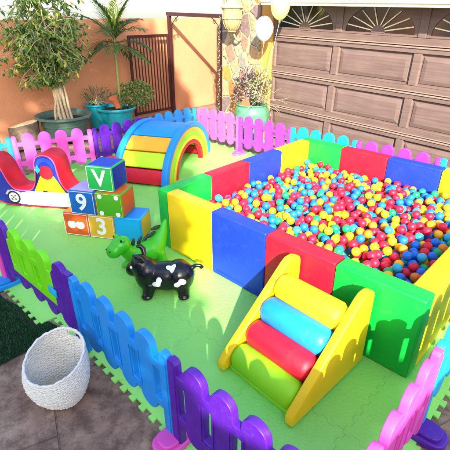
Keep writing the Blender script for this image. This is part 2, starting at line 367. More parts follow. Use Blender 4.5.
# ------------------------------------------------------------------ ground, mat, turf
g = MB(); g.add([(-40, -40, -.016), (40, -40, -.016), (40, 40, -.016), (-40, 40, -.016)], [(0, 1, 2, 3)])
tag(g.build('ground', concrete(), smooth=False), kind='structure')

def toothed(p, q, pitch_=.102, depth=.030):
    """puzzle teeth pointing to the right-hand side of p->q"""
    p = Vector(p); q = Vector(q); d = (q-p); Ln = d.length; d.normalize(); n = Vector((d.y, -d.x)); k = max(1, int(Ln/pitch_)); s = Ln/k; out = []
    for i in range(k):
        a = i*s
        for t, h in ((0, 0), (.30, 0), (.24, .9), (.28, 1), (.72, 1), (.76, .9), (.70, 0)): out.append(tuple(p+d*(a+t*s)+n*depth*h))
    return out
corners = [(-3.10, -1.425), (.30, -1.400), (.30, -1.285), (2.76, -1.30), (2.76, 3.0), (-3.0, 3.0)]
mm = MB(); mm.prism(corners, lambda a, b, c: (a, b, -.0145+c), .0145)
def teeth(p, q, pitch_=.102, depth=.030):
    p = Vector(p); q = Vector(q); d = (q-p); Ln = d.length; d.normalize(); n = Vector((d.y, -d.x)); k = max(1, int(Ln/pitch_)); st = Ln/k
    for i in range(k):
        poly = [p+d*((i+t)*st)+n*depth*h for t, h in ((.30, 0.01), (.24, .9), (.28, 1), (.72, 1), (.76, .9), (.70, .01))]
        mm.prism([tuple(v) for v in poly], lambda a, b, c: (a, b, -.0145+c), .0145)
for i in range(len(corners)):
    a_, b_ = corners[i], corners[(i+1) % len(corners)]
    if (Vector(b_)-Vector(a_)).length > .3: teeth(a_, b_)
me = bpy.data.meshes.new('foam_mat'); me.from_pydata(mm.v, [], mm.f); me.materials.append(foam_mat_m())
bm = bmesh.new(); bm.from_mesh(me); bmesh.ops.recalc_face_normals(bm, faces=bm.faces); bm.to_mesh(me); bm.free()
tag(link('foam_mat', me, None, False), 'light green foam play mat with puzzle-tooth edges, under the whole play area', 'play mat')

tb = MB(); tb.add([(-6, -6, -.009), (.50, -6, -.009), (.50, -1.30, -.009), (-.25, -1.475, -.009), (-6, -1.80, -.009)], [(0, 1, 2, 3, 4)])
for v in ():
    pass
tag(tb.build('turf_base', turf_base_m, smooth=False), kind='structure')
gr = MB(); rnd = random.Random(3)
for i in range(46000):
    x = rnd.uniform(-1.6, .50); y = rnd.uniform(-2.9, -1.30)
    top = -1.30+(x-.5)*.233 if x > -.25 else -1.475+(x+.25)*.0565
    if y > top-.004 or (y > -1.46 and x < .3) or (y > -1.335 and x >= .3): continue
    a = rnd.uniform(0, 2*PI); h = rnd.uniform(.012, .026); wv = .0035; lx, ly = rnd.gauss(0, .009), rnd.gauss(0, .009)
    dx, dy = math.cos(a)*wv, math.sin(a)*wv
    gr.add([(x-dx, y-dy, -.009), (x+dx, y+dy, -.009), (x+lx, y+ly, -.009+h)], [(0, 1, 2)])
tag(gr.build('artificial_turf', turf_m, smooth=False), 'dark green artificial grass pile beside the mat', 'artificial grass', kind='stuff')

# ------------------------------------------------------------------ ball pit walls
B_, T_, HH = .6, .14, .622
LL = 4*B_+T_
rnd0 = random.Random(31)
def foam_block(x0, x1, y0, y1, mat, label, stitch='y'):
    t = thing('foam_block', label, 'foam block', ((x0+x1)/2, (y0+y1)/2, 0), group='foam blocks walling the ball pit')
    t.rotation_euler.z = rnd0.gauss(0, .0016); g_ = .0022; m = MB(); dx, dy = (x1-x0)/2-g_, (y1-y0)/2-g_
    # slightly puffed rounded box
    m.b(-dx, dx, -dy, dy, .001, HH); o = m.build('cover', mat, t, bevel=.016, seg=4, angle=60)
    s = MB(); z0 = .014
    r = .0022
    if dx > dy:
        for y in (-dy-.0003, dy+.0003): s.tube([(-dx+.016, y, HH-.016), (dx-.016, y, HH-.016)], r, 6)
    else:
        for x in (-dx-.0003, dx+.0003): s.tube([(x, -dy+.016, HH-.016), (x, dy-.016, HH-.016)], r, 6)
    e_ = .004
    for x in (-dx+e_, dx-e_):
        for y in (-dy+e_, dy-e_): s.tube([(x, y, .016), (x, y, HH-.016)], .0026, 6)
    s.build('seam', mat, t)
    z = MB()
    if dx > dy: z.b(-dx+.05, dx-.05, -dy-.0022, -dy-.0002, .040, .050)
    else: z.b(-dx-.0022, -dx-.0002, -dy+.05, dy-.05, .040, .050)
    z.build('zip', mat, t, smooth=False)
    return t
fc = ['yellow', 'blue', 'red', 'green']
fl = ['yellow foam block with a soft shadow edge, behind the cow hopper', 'blue foam block of the pit wall, between the cow hopper and the ramp', 'red foam block of the pit wall behind the top of the ramp', 'green foam block of the pit wall with fence shadow, right of the ramp']
for i in range(4): foam_block(T_+i*B_, T_+(i+1)*B_, 0, T_, V[fc[i]], fl[i])
lc = ['green', 'red', 'blue', 'yellow']
ll = ['green foam block at the left corner of the ball pit, near the arch', 'red foam block of the pit wall nearest the rainbow arch', 'blue foam block between red and yellow ones in the left far wall of the pit', 'yellow foam block at the far corner of the ball pit']
for i in range(4): foam_block(0, T_, i*B_, (i+1)*B_, V[lc[i]], ll[i])
bc = ['green', 'red', 'blue', 'yellow']
bl = ['green foam block at the far corner, in front of the cyan fence', 'red foam block in the far wall of the pit below the garage door', 'blue foam block in the far wall of the pit, shaded inside', 'yellow foam block at the right end of the far pit wall']
for i in range(4): foam_block(i*B_, (i+1)*B_, LL-T_, LL, V[bc[i]], bl[i])
foam_block(LL-T_, LL, T_, T_+B_, V['yellow'], 'yellow foam block at the near right corner beside the pink fence')
foam_block(LL-T_, LL, T_+B_, T_+2*B_, V['yellow'], 'second yellow foam block along the right wall of the pit')

# balls ------------------------------------------------------------
rb = .039; rnd = random.Random(11); cell = .08; grid = {}
balls = []
x0, x1, y0, y1 = T_+rb, LL-T_-rb, T_+rb, LL-T_-rb
def rest(x, y):
    z = .14; gx, gy = int(x/cell), int(y/cell)
    for i in (-1, 0, 1):
        for j in (-1, 0, 1):
            for (a, b, c) in grid.get((gx+i, gy+j), ()):
                d2 = (a-x)**2+(b-y)**2
                if d2 < 4*rb*rb: z = max(z, c+math.sqrt(4*rb*rb-d2))
    return z
def bump_h(x, y): return .385+.035*math.sin(x*2.1+.4)*math.sin(y*2.3+.2)
fails = 0
while fails < 700 and len(balls) < 5200:
    best = None
    for _ in range(14):
        x = rnd.uniform(x0, x1); y = rnd.uniform(y0, y1); z = rest(x, y)
        if best is None or z < best[2]: best = (x, y, z)
    if best[2] > bump_h(best[0], best[1]): fails += 1; continue
    balls.append(best); grid.setdefault((int(best[0]/cell), int(best[1]/cell)), []).append(best)
def covered(b):
    n = 0; gx, gy = int(b[0]/cell), int(b[1]/cell)
    for i in (-1, 0, 1):
        for j in (-1, 0, 1):
            for c in grid.get((gx+i, gy+j), ()):
                if c[2] > b[2]+.03 and (c[0]-b[0])**2+(c[1]-b[1])**2 < (1.6*rb)**2: n += 1
    return n
vis = [b for b in balls if b[2] > .2 and covered(b) <= 1]
def inview(b):
    q = Vector(b)-CAM; d = q.dot(fw); px = q.dot(rt)/d; py = q.dot(uu)/d
    if abs(px) > .55 or abs(py) > .55: return False
    # hidden behind the near wall?
    for ax, lim in ((1, T_),):
        t = (lim-CAM[ax])/(b[ax]-CAM[ax])
        if 0 < t < 1 and CAM.z+t*(b[2]+rb*.5-CAM.z) < HH and CAM.x+t*(b[0]-CAM.x) < LL: return False
    return True
vis.sort(key=lambda b: (not inview(b), covered(b) > 0, (Vector(b)-CAM).length))
ck = ['red', 'blue', 'yellow', 'green', 'cyan', 'orange']
def pick(b): 
    r = rnd.random()
    return 'red' if r < .33 else 'blue' if r < .60 else 'yellow' if r < .80 else 'orange' if r < .91 else 'green' if r < .95 else 'cyan'
bmesh_by = {}
for k in ck:
    m = MB(); m.ball((0, 0, 0), rb, 22, 14); me = bpy.data.meshes.new('ball_'+k); me.from_pydata(m.v, [], m.f); me.materials.append(BALL[k])
    me.polygons.foreach_set('use_smooth', [True]*len(me.polygons)); bmesh_by[k] = me
ballname = {'red': 'glossy red plastic ball lying among the others in the nearer part of the ball pit', 'blue': 'glossy blue plastic ball lying among the others in the nearer part of the ball pit',
            'yellow': 'glossy yellow plastic ball lying among the others in the nearer part of the ball pit', 'green': 'glossy dark green plastic ball lying in the nearer part of the ball pit',
            'cyan': 'pale turquoise plastic ball lying in the nearer part of the ball pit', 'orange': 'orange plastic ball lying in the nearer part of the ball pit'}
for b in vis[:300]:
    k = pick(b); o = bpy.data.objects.new('pit_ball', bmesh_by[k]); C.objects.link(o); o.location = b
    o.rotation_euler = (rnd.uniform(0, 6), rnd.uniform(0, 6), rnd.uniform(0, 6)); tag(o, ballname[k], 'ball', 'plastic balls in the ball pit, '+k)
rest_mb = MB()
chosen = set(vis[:300])
for b in balls:
    if b in chosen or b[2] < .2: continue
    rest_mb.cur = ck.index(pick(b)); rest_mb.ball(b, rb, 16, 10)
tag(rest_mb.build('pit_balls', [BALL[k] for k in ck], None, True, angle=180), 'mass of mixed coloured plastic balls filling the ball pit', 'balls', kind='stuff')

# ------------------------------------------------------------------ ramp of four rolls
rp = thing('roller_ramp', 'yellow-sided foam ramp with four coloured rolls leading up to the ball pit', 'foam ramp', (1.60, -.78, 0), -.045)
RW = .615
def side(xa, th):
    prof = [(0.0, .012), (-.004, .07), (.02, .105), (.60, .585), (.64, .608), (.70, .610), (.755, .585), (.765, .55), (.765, .012)]
    m = MB(); m.prism(prof, lambda a, b, c: (xa+c, a, b), th); return m
side(-.01, .06).build('side_panel', V['yellow'], rp, bevel=.014, seg=3)
side(RW-.055, .06).build('side_panel', V['yellow'], rp, bevel=.014, seg=3)
for i, k in enumerate(['lime', 'red', 'sky', 'yellow']):
    t = .06+i*.172; cy = .085+t*.775; cz = .052+t*.70; m = MB(); r = .096-.0*i
    xs = [.051, .062, .095, RW-.10, RW-.067, RW-.056]; rs = [.05, .074, r, r, .074, .05]
    m.tube([(x, cy, cz) for x in xs], rs, 28)
    m.build('foam_roll', V[k] if k != 'yellow' else V['yellow'], rp, angle=50)
m = MB(); prof = [(.055, .002), (.055, .03), (.66, .38), (.66, .002)]
m.prism(prof, lambda a, b, c: (.052+c, a, b), RW-.109); m.build('base', V['lime'], rp, bevel=.008)

# ------------------------------------------------------------------ fence
FH = .658
def fence_outline(L, lobes, r=.066, H=FH, post=.062, zb=.135, feet=True):
    top = H-r; rail = top-.045; pts = []
    def P(x, z): pts.append((x, z))
    zlow = zb+r; rb_ = zlow+.012
    P(0, .03); P(post, .03); P(post, rb_)
    for c in lobes:
        for i in range(0, 13):
            a = PI+PI*i/12; P(c+r*math.cos(a), zlow+(r*math.sin(a)))
        P(c+r+.006, rb_)
    P(L-post, rb_); P(L-post, .03); P(L, .03); P(L, H-.045); P(L-.012, H-.03); P(L-post+.012, H-.03); P(L-post, H-.045); P(L-post, rail)
    for c in reversed(lobes):
        P(c+r+.004, rail)
        for i in range(0, 13):
            a = PI*i/12; P(c+r*math.cos(a), top+r*math.sin(a))
        P(c-r-.004, rail)
    P(post, rail); P(post, H-.045); P(post-.012, H-.03); P(.012, H-.03); P(0, H-.045)
    out = []
    for p in pts:
        if not out or (abs(out[-1][0]-p[0])+abs(out[-1][1]-p[1])) > 1e-4: out.append(p)
    return out, rail, rb_
def rr(x0, x1, z0, z1, r=.012):
    o = []
    for cx, cz, a0 in ((x1-r, z1-r, 0), (x0+r, z1-r, PI/2), (x0+r, z0+r, PI), (x1-r, z0+r, 1.5*PI)):
        for i in range(4): a = a0+i*PI/6; o.append((cx+r*math.cos(a), cz+r*math.sin(a)))
    return o
def fence_panel(p, q, mat, label, n=4, group='plastic picket fence panels round the mat', ft=None):
    p = Vector(p); q = Vector(q); L = (q-p).length-.004; ang = math.atan2(q.y-p.y, q.x-p.x)
    u_ = (L-.112)/(n*1.8+(n+1)); s = 2.8*u_; lobes = [.056+u_+.9*u_+s*i for i in range(n)]
    out, rail, rb_ = fence_outline(L, lobes, r=.9*u_+.004, post=.056)
    hw = u_*.47
    gaps = [lobes[0]-s/2]+[c+s/2 for c in lobes]
    holes = [rr(gx-hw, gx+hw, rb_+.045, rail-.045) for gx in gaps]
    me = curve_mesh('picket_panel', [out]+holes, .016, .005, 2); me.transform(UP); me.materials.clear(); me.materials.append(mat)
    t = thing('picket_fence', label, 'fence panel', (p.x, p.y, 0), ang, group)
    link('picket_board', me, t, True, 35)
    # raised frames round the slots and proud rails
    for gx in gaps[1:-1]:
        z0, z1 = rb_+.037, rail-.037; a = hw+.008
        m = MB()
        for y in (-.0225, .0225):
            ys = (y-.004, y+.004)
            o_ = [(gx-a-.006, z0-.004), (gx+a+.006, z0-.004), (gx+a+.006, z1+.004), (gx-a-.006, z1+.004)]; i_ = [(gx-a+.002, z0+.004), (gx+a-.002, z0+.004), (gx+a-.002, z1-.004), (gx-a+.002, z1-.004)]
            vs = [(x, yy, z) for yy in ys for x, z in o_+i_]
            fs = []
            for k in range(4):
                k2 = (k+1) % 4; fs += [(k, k2, 4+k2, 4+k), (8+k, 12+k, 12+k2, 8+k2), (k, 8+k, 8+k2, k2), (4+k, 4+k2, 12+k2, 12+k)]
            m.add(vs, fs)
        m.build('slot_rim', mat, t, smooth=False)
    for x in (.028, L-.028):
        pm = MB(); pm.b(x-.024, x+.024, -.0275, .0275, .04, FH-.055); pm.build('end_post', mat, t, bevel=.005, seg=2)
    if ft:
        foot(ft[0], ft[1], ft[2], ft[3], t)
    return t
def foot(x, y, ang, mat, par):
    out = []
    for i in range(40):
        a = 2*PI*i/40; cx, sx = math.cos(a), math.sin(a); n = 3.4
        out.append((.068*math.copysign(abs(cx)**(2/n), cx), .118*math.copysign(abs(sx)**(2/n), sx)))
    W = par.matrix_world.copy(); W = Matrix.Translation(par.location)@Matrix.Rotation(par.rotation_euler.z, 4, 'Z')
    X = W.inverted()@Matrix.Translation((x, y, -.012))@Matrix.Rotation(ang, 4, 'Z')
    me = curve_mesh('foot', [out], .014, .012, 3); me.transform(X@Matrix.Translation((0, 0, .026))); me.materials.clear(); me.materials.append(mat); f = link('foot', me, par, True, 50)
    me = curve_mesh('foot_cap', [[(a*.8, b*.8) for a, b in out]], .006, .006, 3); me.transform(X@Matrix.Translation((0, 0, .064))); me.materials.clear(); me.materials.append(mat); link('foot_cap', me, f, True, 50)
    f['label'] = 'fence foot of another colour than its panel'
yf = -1.30
fence_panel((1.795, yf+.002), (2.72, yf), F['purple'], 'dark purple fence panel at the bottom of the photo, right of the blue one', ft=(1.785, yf-.005, 0, F['pink']))
fence_panel((.80, yf), (1.79, yf), F['blue'], 'blue fence panel behind the white wicker basket')
fence_panel((-1.42, -1.42), (-.43, -1.36), F['pink'], 'pink fence panel cut off by the left edge, near the blue foot', ft=(-.43, -1.38, 0, F['blue']))
# gate panel: purple surround with a green door
def gate_panel(p, q):
    p = Vector(p); q = Vector(q); L = (q-p).length-.004; ang = math.atan2(q.y-p.y, q.x-p.x)
    t = thing('picket_gate', 'purple fence panel with a lime green gate in it, left of the blue panel', 'fence gate', (p.x, p.y, 0), ang)
    lob = [.15, .38, .625, .855, 1.075]; s = .24
    out, rail, rb_ = fence_outline(L, lob, r=.072)
    dx0, dx1 = .26, .95
    # surround: left and right leaves joined by the bottom rail
    pts = [(x, z) for x, z in out]
    bot = []; i = 0
    lobesR = [lob[0], lob[4]]
    o2 = []
    def P(x, z): o2.append((x, z))
    r = .072; zl = .135+r
    P(0, .03); P(.062, .03); P(.062, rb_)
    for c in lob:
        for k in range(13): a = PI+PI*k/12; P(c+r*math.cos(a), zl+r*math.sin(a))
        P(c+r+.006, rb_)
    P(L-.062, rb_); P(L-.062, .03); P(L, .03); P(L, FH-.03); P(L-.062, FH-.03); P(L-.062, rail)
    c = lob[4]; P(c+r+.002, rail)
    for k in range(13): a = PI*k/12; P(c+r*math.cos(a), FH-r+r*math.sin(a))
    P(dx1+.012, rail); P(dx1+.012, .255); P(dx0-.012, .255); P(dx0-.012, rail); c = lob[0]; 
    for k in range(13): a = PI*k/12; P(c+r*math.cos(a), FH-r+r*math.sin(a))
    P(c-r-.002, rail); P(.062, rail); P(.062, FH-.03); P(0, FH-.03)
    me = curve_mesh('surround', [o2], .016, .005, 2); me.transform(UP); me.materials.clear(); me.materials.append(F['purple']); link('surround', me, t, True, 35)
    # door
    d = []
    def D(x, z): d.append((x, z))
    D(dx0, .265); D(dx1, .265); D(dx1, rail)
    for c in (lob[3]-.02, lob[2]-.02, lob[1]-.0):
        D(c+r, rail)
        for k in range(13): a = PI*k/12; D(c+r*math.cos(a), FH-r+r*math.sin(a))
        D(c-r, rail)
    D(dx0, rail)
    d2 = []
    for q_ in d:
        if not d2 or abs(q_[0]-d2[-1][0])+abs(q_[1]-d2[-1][1]) > 1e-3: d2.append(q_)
    holes = [rr(.46, .53, .32, rail-.04), rr(.685, .755, .32, rail-.04), rr(.285, .325, .32, rail-.04)]
    me = curve_mesh('gate_door', [d2]+holes, .018, .006, 2); me.transform(UP); me.materials.clear(); me.materials.append(F['green']); dr = link('gate_door', me, t, True, 35)
    for gx in (.495, .72):
        m = MB(); m.b(gx-.045, gx+.045, -.029, -.023, .302, .309); m.b(gx-.052, gx-.045, -.029, -.023, .31, rail-.03); m.b(gx+.045, gx+.052, -.029, -.023, .31, rail-.03)
        m.build('slot_rim', F['green'], dr, smooth=False)
    m = MB(); m.b(dx1-.05, dx1+.06, -.036, -.024, .36, .42); m.build('latch', F['cyan'], t, bevel=.004)
    return t
gate_panel((-.425, -1.345), (.795, yf))
# right side
xr = 2.72
fence_panel((xr+.02, yf+.03), (xr, -.32), F['pink'], 'pink fence panel running down the bottom right of the photo', ft=(xr+.035, -.31, PI/2, F['purple']))
fence_panel((xr, -.31), (xr, .70), F['cyan'], 'cyan fence panel at the right edge beside the yellow foam block')
fence_panel((xr, .71), (xr, 1.73), F['lilac'], 'lilac fence panel on the right side, beyond the cyan one')
# left side
fence_panel((-2.90, -.26), (-2.49, .72), F['pink'], 'pink fence panel behind the foam car seesaw, by the big green tub', ft=(-2.49, .72, PI/2, F['pink']))
fence_panel((-3.2, -1.2), (-2.90, -.27), F['blue'], 'blue fence panel at the far left edge behind the seesaw')
fence_panel((-2.49, .73), (-2.50, 1.74), F['purple'], 'purple fence panel in front of the teal plant pot')
fence_panel((-2.50, 1.75), (-2.50, 2.76), F['blue'], 'blue fence panel behind the rainbow arch')
yb = 2.79
xs = [-2.50, -1.47, -.435, .61, 1.66, 2.72]
fence_panel((xs[0]+.03, yb), (xs[1], yb), F['softpink'], 'pale pink fence panel right of the rainbow arch, by the gate', ft=(xs[1], yb, 0, F['softpink']))
fence_panel((xs[1], yb), (xs[2], yb), F['lilac'], 'lilac fence panel in front of the pale green glazed pot')
fence_panel((xs[2], yb), (xs[3], yb), F['cyan'], 'turquoise fence panel peeking over the green far wall of the pit')
fence_panel((xs[3], yb), (xs[4], yb), F['lilac'], 'lilac fence panel peeking over the blue far wall of the pit')
fence_panel((xs[4], yb), (xs[5], yb), F['cyan'], 'turquoise fence panel at the far right corner behind the pit')
# ------------------------------------------------------------------ number blocks
S = .292; SZ = .262
def nblock(x, y, z, rz, front, right, top, label, marks, edge='white'):
    t = thing('toy_block', label, 'toy block', (x, y, z), rz, 'soft alphabet and number blocks')
    m = MB(); s = S
    m.add([(0, 0, 0), (s, 0, 0), (s, s, 0), (0, s, 0), (0, 0, SZ), (s, 0, SZ), (s, s, SZ), (0, s, SZ)], [])
    fs = [((3, 2, 1, 0), 2), ((4, 5, 6, 7), 2), ((0, 1, 5, 4), 0), ((1, 2, 6, 5), 1), ((2, 3, 7, 6), 0), ((3, 0, 4, 7), 1)]
    for f, k in fs: m.cur = k; m.add([], [f]) if False else (m.f.append(f), m.mi.append(k))
    m.build('cube', [V[front], V[right], V[top]], t, bevel=.016, seg=4, angle=60)
    p = MB(); r = .0035; a = .010
    p.tube([(a, -.001, a), (s-a, -.001, a), (s-a, -.001, SZ-a), (a, -.001, SZ-a), (a, -.001, a)], r, 6, cap=False); p.build('piping', V[edge], t)
    for mk in marks:
        if mk[0] == 'T':
            me = text_mesh('character', mk[1], mk[2], .001, .006); me.transform(UP); me.transform(Matrix.Translation((s/2, -.0025, SZ*.5)))
            me.materials.clear(); me.materials.append(white_paint); link('character', me, t, False)
        if mk[0] == 'D':
            me = curve_mesh('dot', [mk[1]], .0008, .0004, 1); me.transform(UP); me.transform(Matrix.Translation((0, -.0025, 0))); me.materials.clear(); me.materials.append(white_paint); me.transform(Matrix.Translation((.010, 0, -.005))); link('dot', me, t, False)
    return t
def circ(cx, cz, r, sq=2.4): 
    o = []
    for i in range(24):
        a = 2*PI*i/24; c, s = math.cos(a), math.sin(a); o.append((cx+r*math.copysign(abs(c)**(2/sq), c), cz+r*math.copysign(abs(s)**(2/sq), s)))
    return o
def apple(cx, cz, r):
    o = []
    for i in range(36):
        a = PI/2+2*PI*i/36; d = abs(((a-PI/2+PI) % (2*PI))-PI); k = 1-.28*math.exp(-(d/.35)**2)
        o.append((cx+r*1.08*k*math.cos(a), cz+r*k*math.sin(a)))
    return o
ar = math.radians(30.7); ux, uy = math.cos(ar), math.sin(ar)
def rowpos(u, wv=0): return (-.925+u*ux-wv*uy, -.580+u*uy+wv*ux)
p_ = rowpos(0); nblock(p_[0], p_[1], 0, ar, 'dorange', 'dorange', 'orange', 'orange toy block with two white shapes, leftmost in the bottom row', [('D', apple(.088, .136, .046)), ('D', apple(.186, .136, .046))])
p_ = rowpos(.296); nblock(p_[0], p_[1], 0, ar, 'gold', 'gold', 'yellow', 'mustard toy block with a white 3, middle of the bottom row', [('T', '3', .26)])
p_ = rowpos(.592); nblock(p_[0], p_[1], 0, ar+.07, 'cyan', 'gold', 'sky', 'bright blue toy block in the bottom row behind the dinosaur head', [], 'cyan')
p_ = rowpos(.115); nblock(p_[0], p_[1], SZ, ar-.02, 'nineblue', 'lilac', 'lilac', 'blue toy block with a white 9, left in the second row', [('T', '9', .25)])
p_ = rowpos(.418); nblock(p_[0], p_[1], SZ, ar, 'fgreen', 'dorange', 'dorange', 'green toy block with four white dots and orange sides', [('D', circ(.045, .228, .024)), ('D', circ(.227, .228, .024)), ('D', circ(.045, .044, .024)), ('D', circ(.227, .044, .024))], 'gold')
p_ = rowpos(.33, .05); nblock(p_[0], p_[1], 2*SZ, ar-.04, 'cgreen', 'navy', 'blue', 'green toy block with a white V and blue sides, on top of the pile', [('T', 'V', .235)])

# ------------------------------------------------------------------ car shaped seesaw
sa = math.radians(35.5); ct = Vector((-1.77+.12*math.cos(sa), -.43+.12*math.sin(sa), 0))
ss = thing('foam_seesaw', 'foam car shaped seesaw with red seats, white side and printed wheel', 'seesaw', ct, sa)
half = [(0, .675), (.06, .665), (.105, .63), (.13, .57), (.138, .49), (.15, .40), (.175, .32), (.22, .255), (.28, .228), (.42, .226), (.48, .255), (.53, .33), (.56, .42), (.59, .50), (.63, .565), (.69, .60), (.76, .60), (.815, .565), (.84, .50), (.845, .40)]
prof = [(-a, z) for a, z in reversed(half[1:])]+half
lower = [(.83, .22), (.78, .10), (.66, .035), (.45, .006), (0, .0), (-.45, .006), (-.66, .035), (-.78, .10), (-.83, .22)]
W_ = .28
def T(a, b, c): return (a, c, b)
m = MB(); inset = [(a, z-.012) for a, z in prof]
m.prism(inset+lower, lambda a, b, c: (a, c, b), W_); m.build('body', V['navy'], ss, bevel=.004, seg=1, angle=40)
def strip(pr, y0, y1, th, mat, name):
    n = len(pr); m = MB(); nr = []
    for i in range(n):
        a = Vector(pr[max(0, i-1)]); b = Vector(pr[min(n-1, i+1)]); d = (b-a).normalized(); nr.append(Vector((-d.y, d.x)))
    vs = []
    for (a, z), q in zip(pr, nr):
        for y, k in ((y0, 0), (y0, th*.6), (y0+.012, th), (y1-.012, th), (y1, th*.6), (y1, 0)): vs.append((a+q.x*k, y, z+q.y*k))
    fs = [(i*6+j, (i+1)*6+j, (i+1)*6+j+1, i*6+j+1) for i in range(n-1) for j in range(5)]
    fs += [tuple(range(6)), tuple(range((n-1)*6, n*6))[::-1]]
    m.add(vs, fs); return m.build(name, mat, ss, angle=60)
def resamp(pr, k=4):
    out = []
    P4 = [pr[0]]+pr+[pr[-1]]
    for i in range(1, len(P4)-2):
        p0, p1, p2, p3 = [Vector(x) for x in P4[i-1:i+3]]
        for j in range(k):
            t = j/k; out.append(tuple(.5*((2*p1)+(-p0+p2)*t+(2*p0-5*p1+4*p2-p3)*t*t+(-p0+3*p1-3*p2+p3)*t**3)))
    out.append(pr[-1]); return out
sm_prof = resamp([(a, z-.012) for a, z in prof])
strip(sm_prof, -.006, W_+.006, .016, V['red'], 'seat_cover')
# piping along the near edge
m = MB(); m.tube([(a, -.009, z) for a, z in sm_prof], .007, 6); m.build('piping', V['pink'], ss)
def applique(name, poly, mat, d=.004, y=-.004):
    me = curve_mesh(name, [poly], d*.5, .001, 1); me.transform(UP); me.transform(Matrix.Translation((0, y, 0))); me.materials.clear(); me.materials.append(mat)
    return link(name, me, ss, True, 40)
applique('side_panel', [(-.46, .035), (-.30, .022), (.30, .022), (.46, .03), (.52, .05), (.52, .17), (.47, .20), (.30, .205), (-.10, .205), (-.30, .20), (-.40, .175), (-.46, .10)], V['white'])
applique('printed_flame', [(-.60, .155), (-.56, .205), (-.50, .212), (-.40, .185), (-.40, .15), (-.50, .13), (-.535, .10), (-.54, .06), (-.565, .07), (-.555, .12), (-.575, .145)], V['lilac'], y=-.0065)
applique('triangle', [(-.20, .21), (.20, .21), (.085, .41), (-.085, .41)], V['yellow'], y=-.005)
applique('arch_band', [(.115*math.cos(a), .50+.135*math.sin(a)) for a in [PI*i/14 for i in range(15)]]+[(.085*math.cos(a), .50+.085*math.sin(a)) for a in [PI-PI*i/14 for i in range(15)]], V['blue'], y=-.0065)
applique('round_patch', circ(0, .455, .085, 2), V['red'], y=-.0105)
applique('diamond_patch', [(-.105, .44), (-.135, .49), (-.095, .545), (-.065, .485)], V['teal'], y=-.0135)
applique('dark_notch', [(-.10, .207), (-.03, .207), (-.035, .225), (-.075, .228)], tyre_m, y=-.0075)
for xx in (-.495, .495):
    wh = applique('wheel', circ(xx, .115, .083, 2), tyre_m, y=-.0105)
    me = curve_mesh('rim', [circ(xx, .115, .062, 2)], .001, .001, 1); me.transform(UP); me.transform(Matrix.Translation((0, -.0135, 0))); me.materials.clear(); me.materials.append(V['white']); link('rim', me, wh, True)
    m = MB()
    for k in range(4):
        a = PI/4+k*PI/2; c = (xx+.033*math.cos(a), .115+.033*math.sin(a)); m.add([(c[0]-.012, -.0158, c[1]-.012), (c[0]+.012, -.0158, c[1]-.012), (c[0]+.012, -.0158, c[1]+.012), (c[0]-.012, -.0158, c[1]+.012)], [(0, 1, 2, 3)])
    m.tube([(xx, -.0155, .115), (xx, -.018, .115)], .012, 12)
    m.build('rim_mark', tub_m, wh, False)
m = MB(); lo = [(a*1.0, z) for a, z in lower if True]; lo2 = resamp(list(reversed(lo)), 4); m.tube([(a, -.008, max(.008, z+.002)) for a, z in lo2], .009, 6); m.build('base_piping', V['red'], ss)

# ------------------------------------------------------------------ rainbow arch tunnel
aa = math.radians(117.5); dN = Vector((math.cos(aa), math.sin(aa), 0)); ac = Vector((-1.1, .95, 0))+dN*.925
arch = thing('rainbow_arch', 'padded rainbow arch tunnel with blue rims and coloured slats', 'play tunnel', ac, aa)
# local x: across the opening, local y: along the tunnel, away from the open end
A_, Bz, LEN = .925, .69, .82
def ell(k, n=40, a0=0, a1=PI): return [(A_*k*math.cos(a0+(a1-a0)*i/n), Bz*k*math.sin(a0+(a1-a0)*i/n)) for i in range(n+1)]
def band(k0, k1, y0, y1, mat, name, bev=.012, a0=0, a1=PI, n=40, par=None):
    m = MB(); o = ell(k1, n, a0, a1); i_ = ell(k0, n, a0, a1); k = n+1; vs = []
    for y in (y0, y1): vs += [(x, y, z) for x, z in o]+[(x, y, z) for x, z in i_]
    fs = []
    for j in range(n):
        fs += [(j, j+1, k+j+1, k+j), (2*k+j, 3*k+j, 3*k+j+1, 2*k+j+1), (j, 2*k+j, 2*k+j+1, j+1), (k+j, k+j+1, 3*k+j+1, 3*k+j)]
    fs += [(0, k, 3*k, 2*k), (n, 2*k+n, 3*k+n, k+n)]
    m.add(vs, fs); return m.build(name, mat, par or arch, bevel=bev, seg=3, angle=50)
for y0, y1 in ((-.0, .09), (LEN-.09, LEN)):
    band(.885, 1.0, y0, y1, V['sky'], 'rim', .02)
for k0, k1, mt, pr in ((.80, .884, 'gold', .006), (.70, .799, 'lime', .010), (.62, .699, 'yellow', .008), (.54, .619, 'red', .014)):
    band(k0, k1, .015-pr*.6, .075, V[mt], 'colour_band', .004)
    band(k0, k1, LEN-.075, LEN-.015+pr*.6, V[mt], 'colour_band', .004)
V['limey'] = plastic('vinyl_limey', '#b2da14', rough=.48, var=.06, bump=.012, bscale=3.5, spec=.4, wear=.04, crease=.0022)
cols = ['red', 'limey', 'orange', 'sky', 'gold', 'limey', 'red']; edges = [2, 21, 41, 62, 118, 139, 159, 178]
for i, k in enumerate(cols):
    a0, a1 = [PI-math.radians(e) for e in (edges[i]+.7, edges[i+1]-.7)] if False else [math.radians(180-e) for e in (edges[i]+.7, edges[i+1]-.7)]
    band(.70, .955, .092, LEN-.092, V[k], 'slat', .02, min(a0, a1), max(a0, a1), 8)

# ------------------------------------------------------------------ hoppers
cow = thing('cow_hopper', 'black inflatable cow hopper with white patches standing on the green mat', 'ride-on toy', (.645, -.475, 0), math.radians(224)); cow.scale = (1.1, 1.1, 1.1)
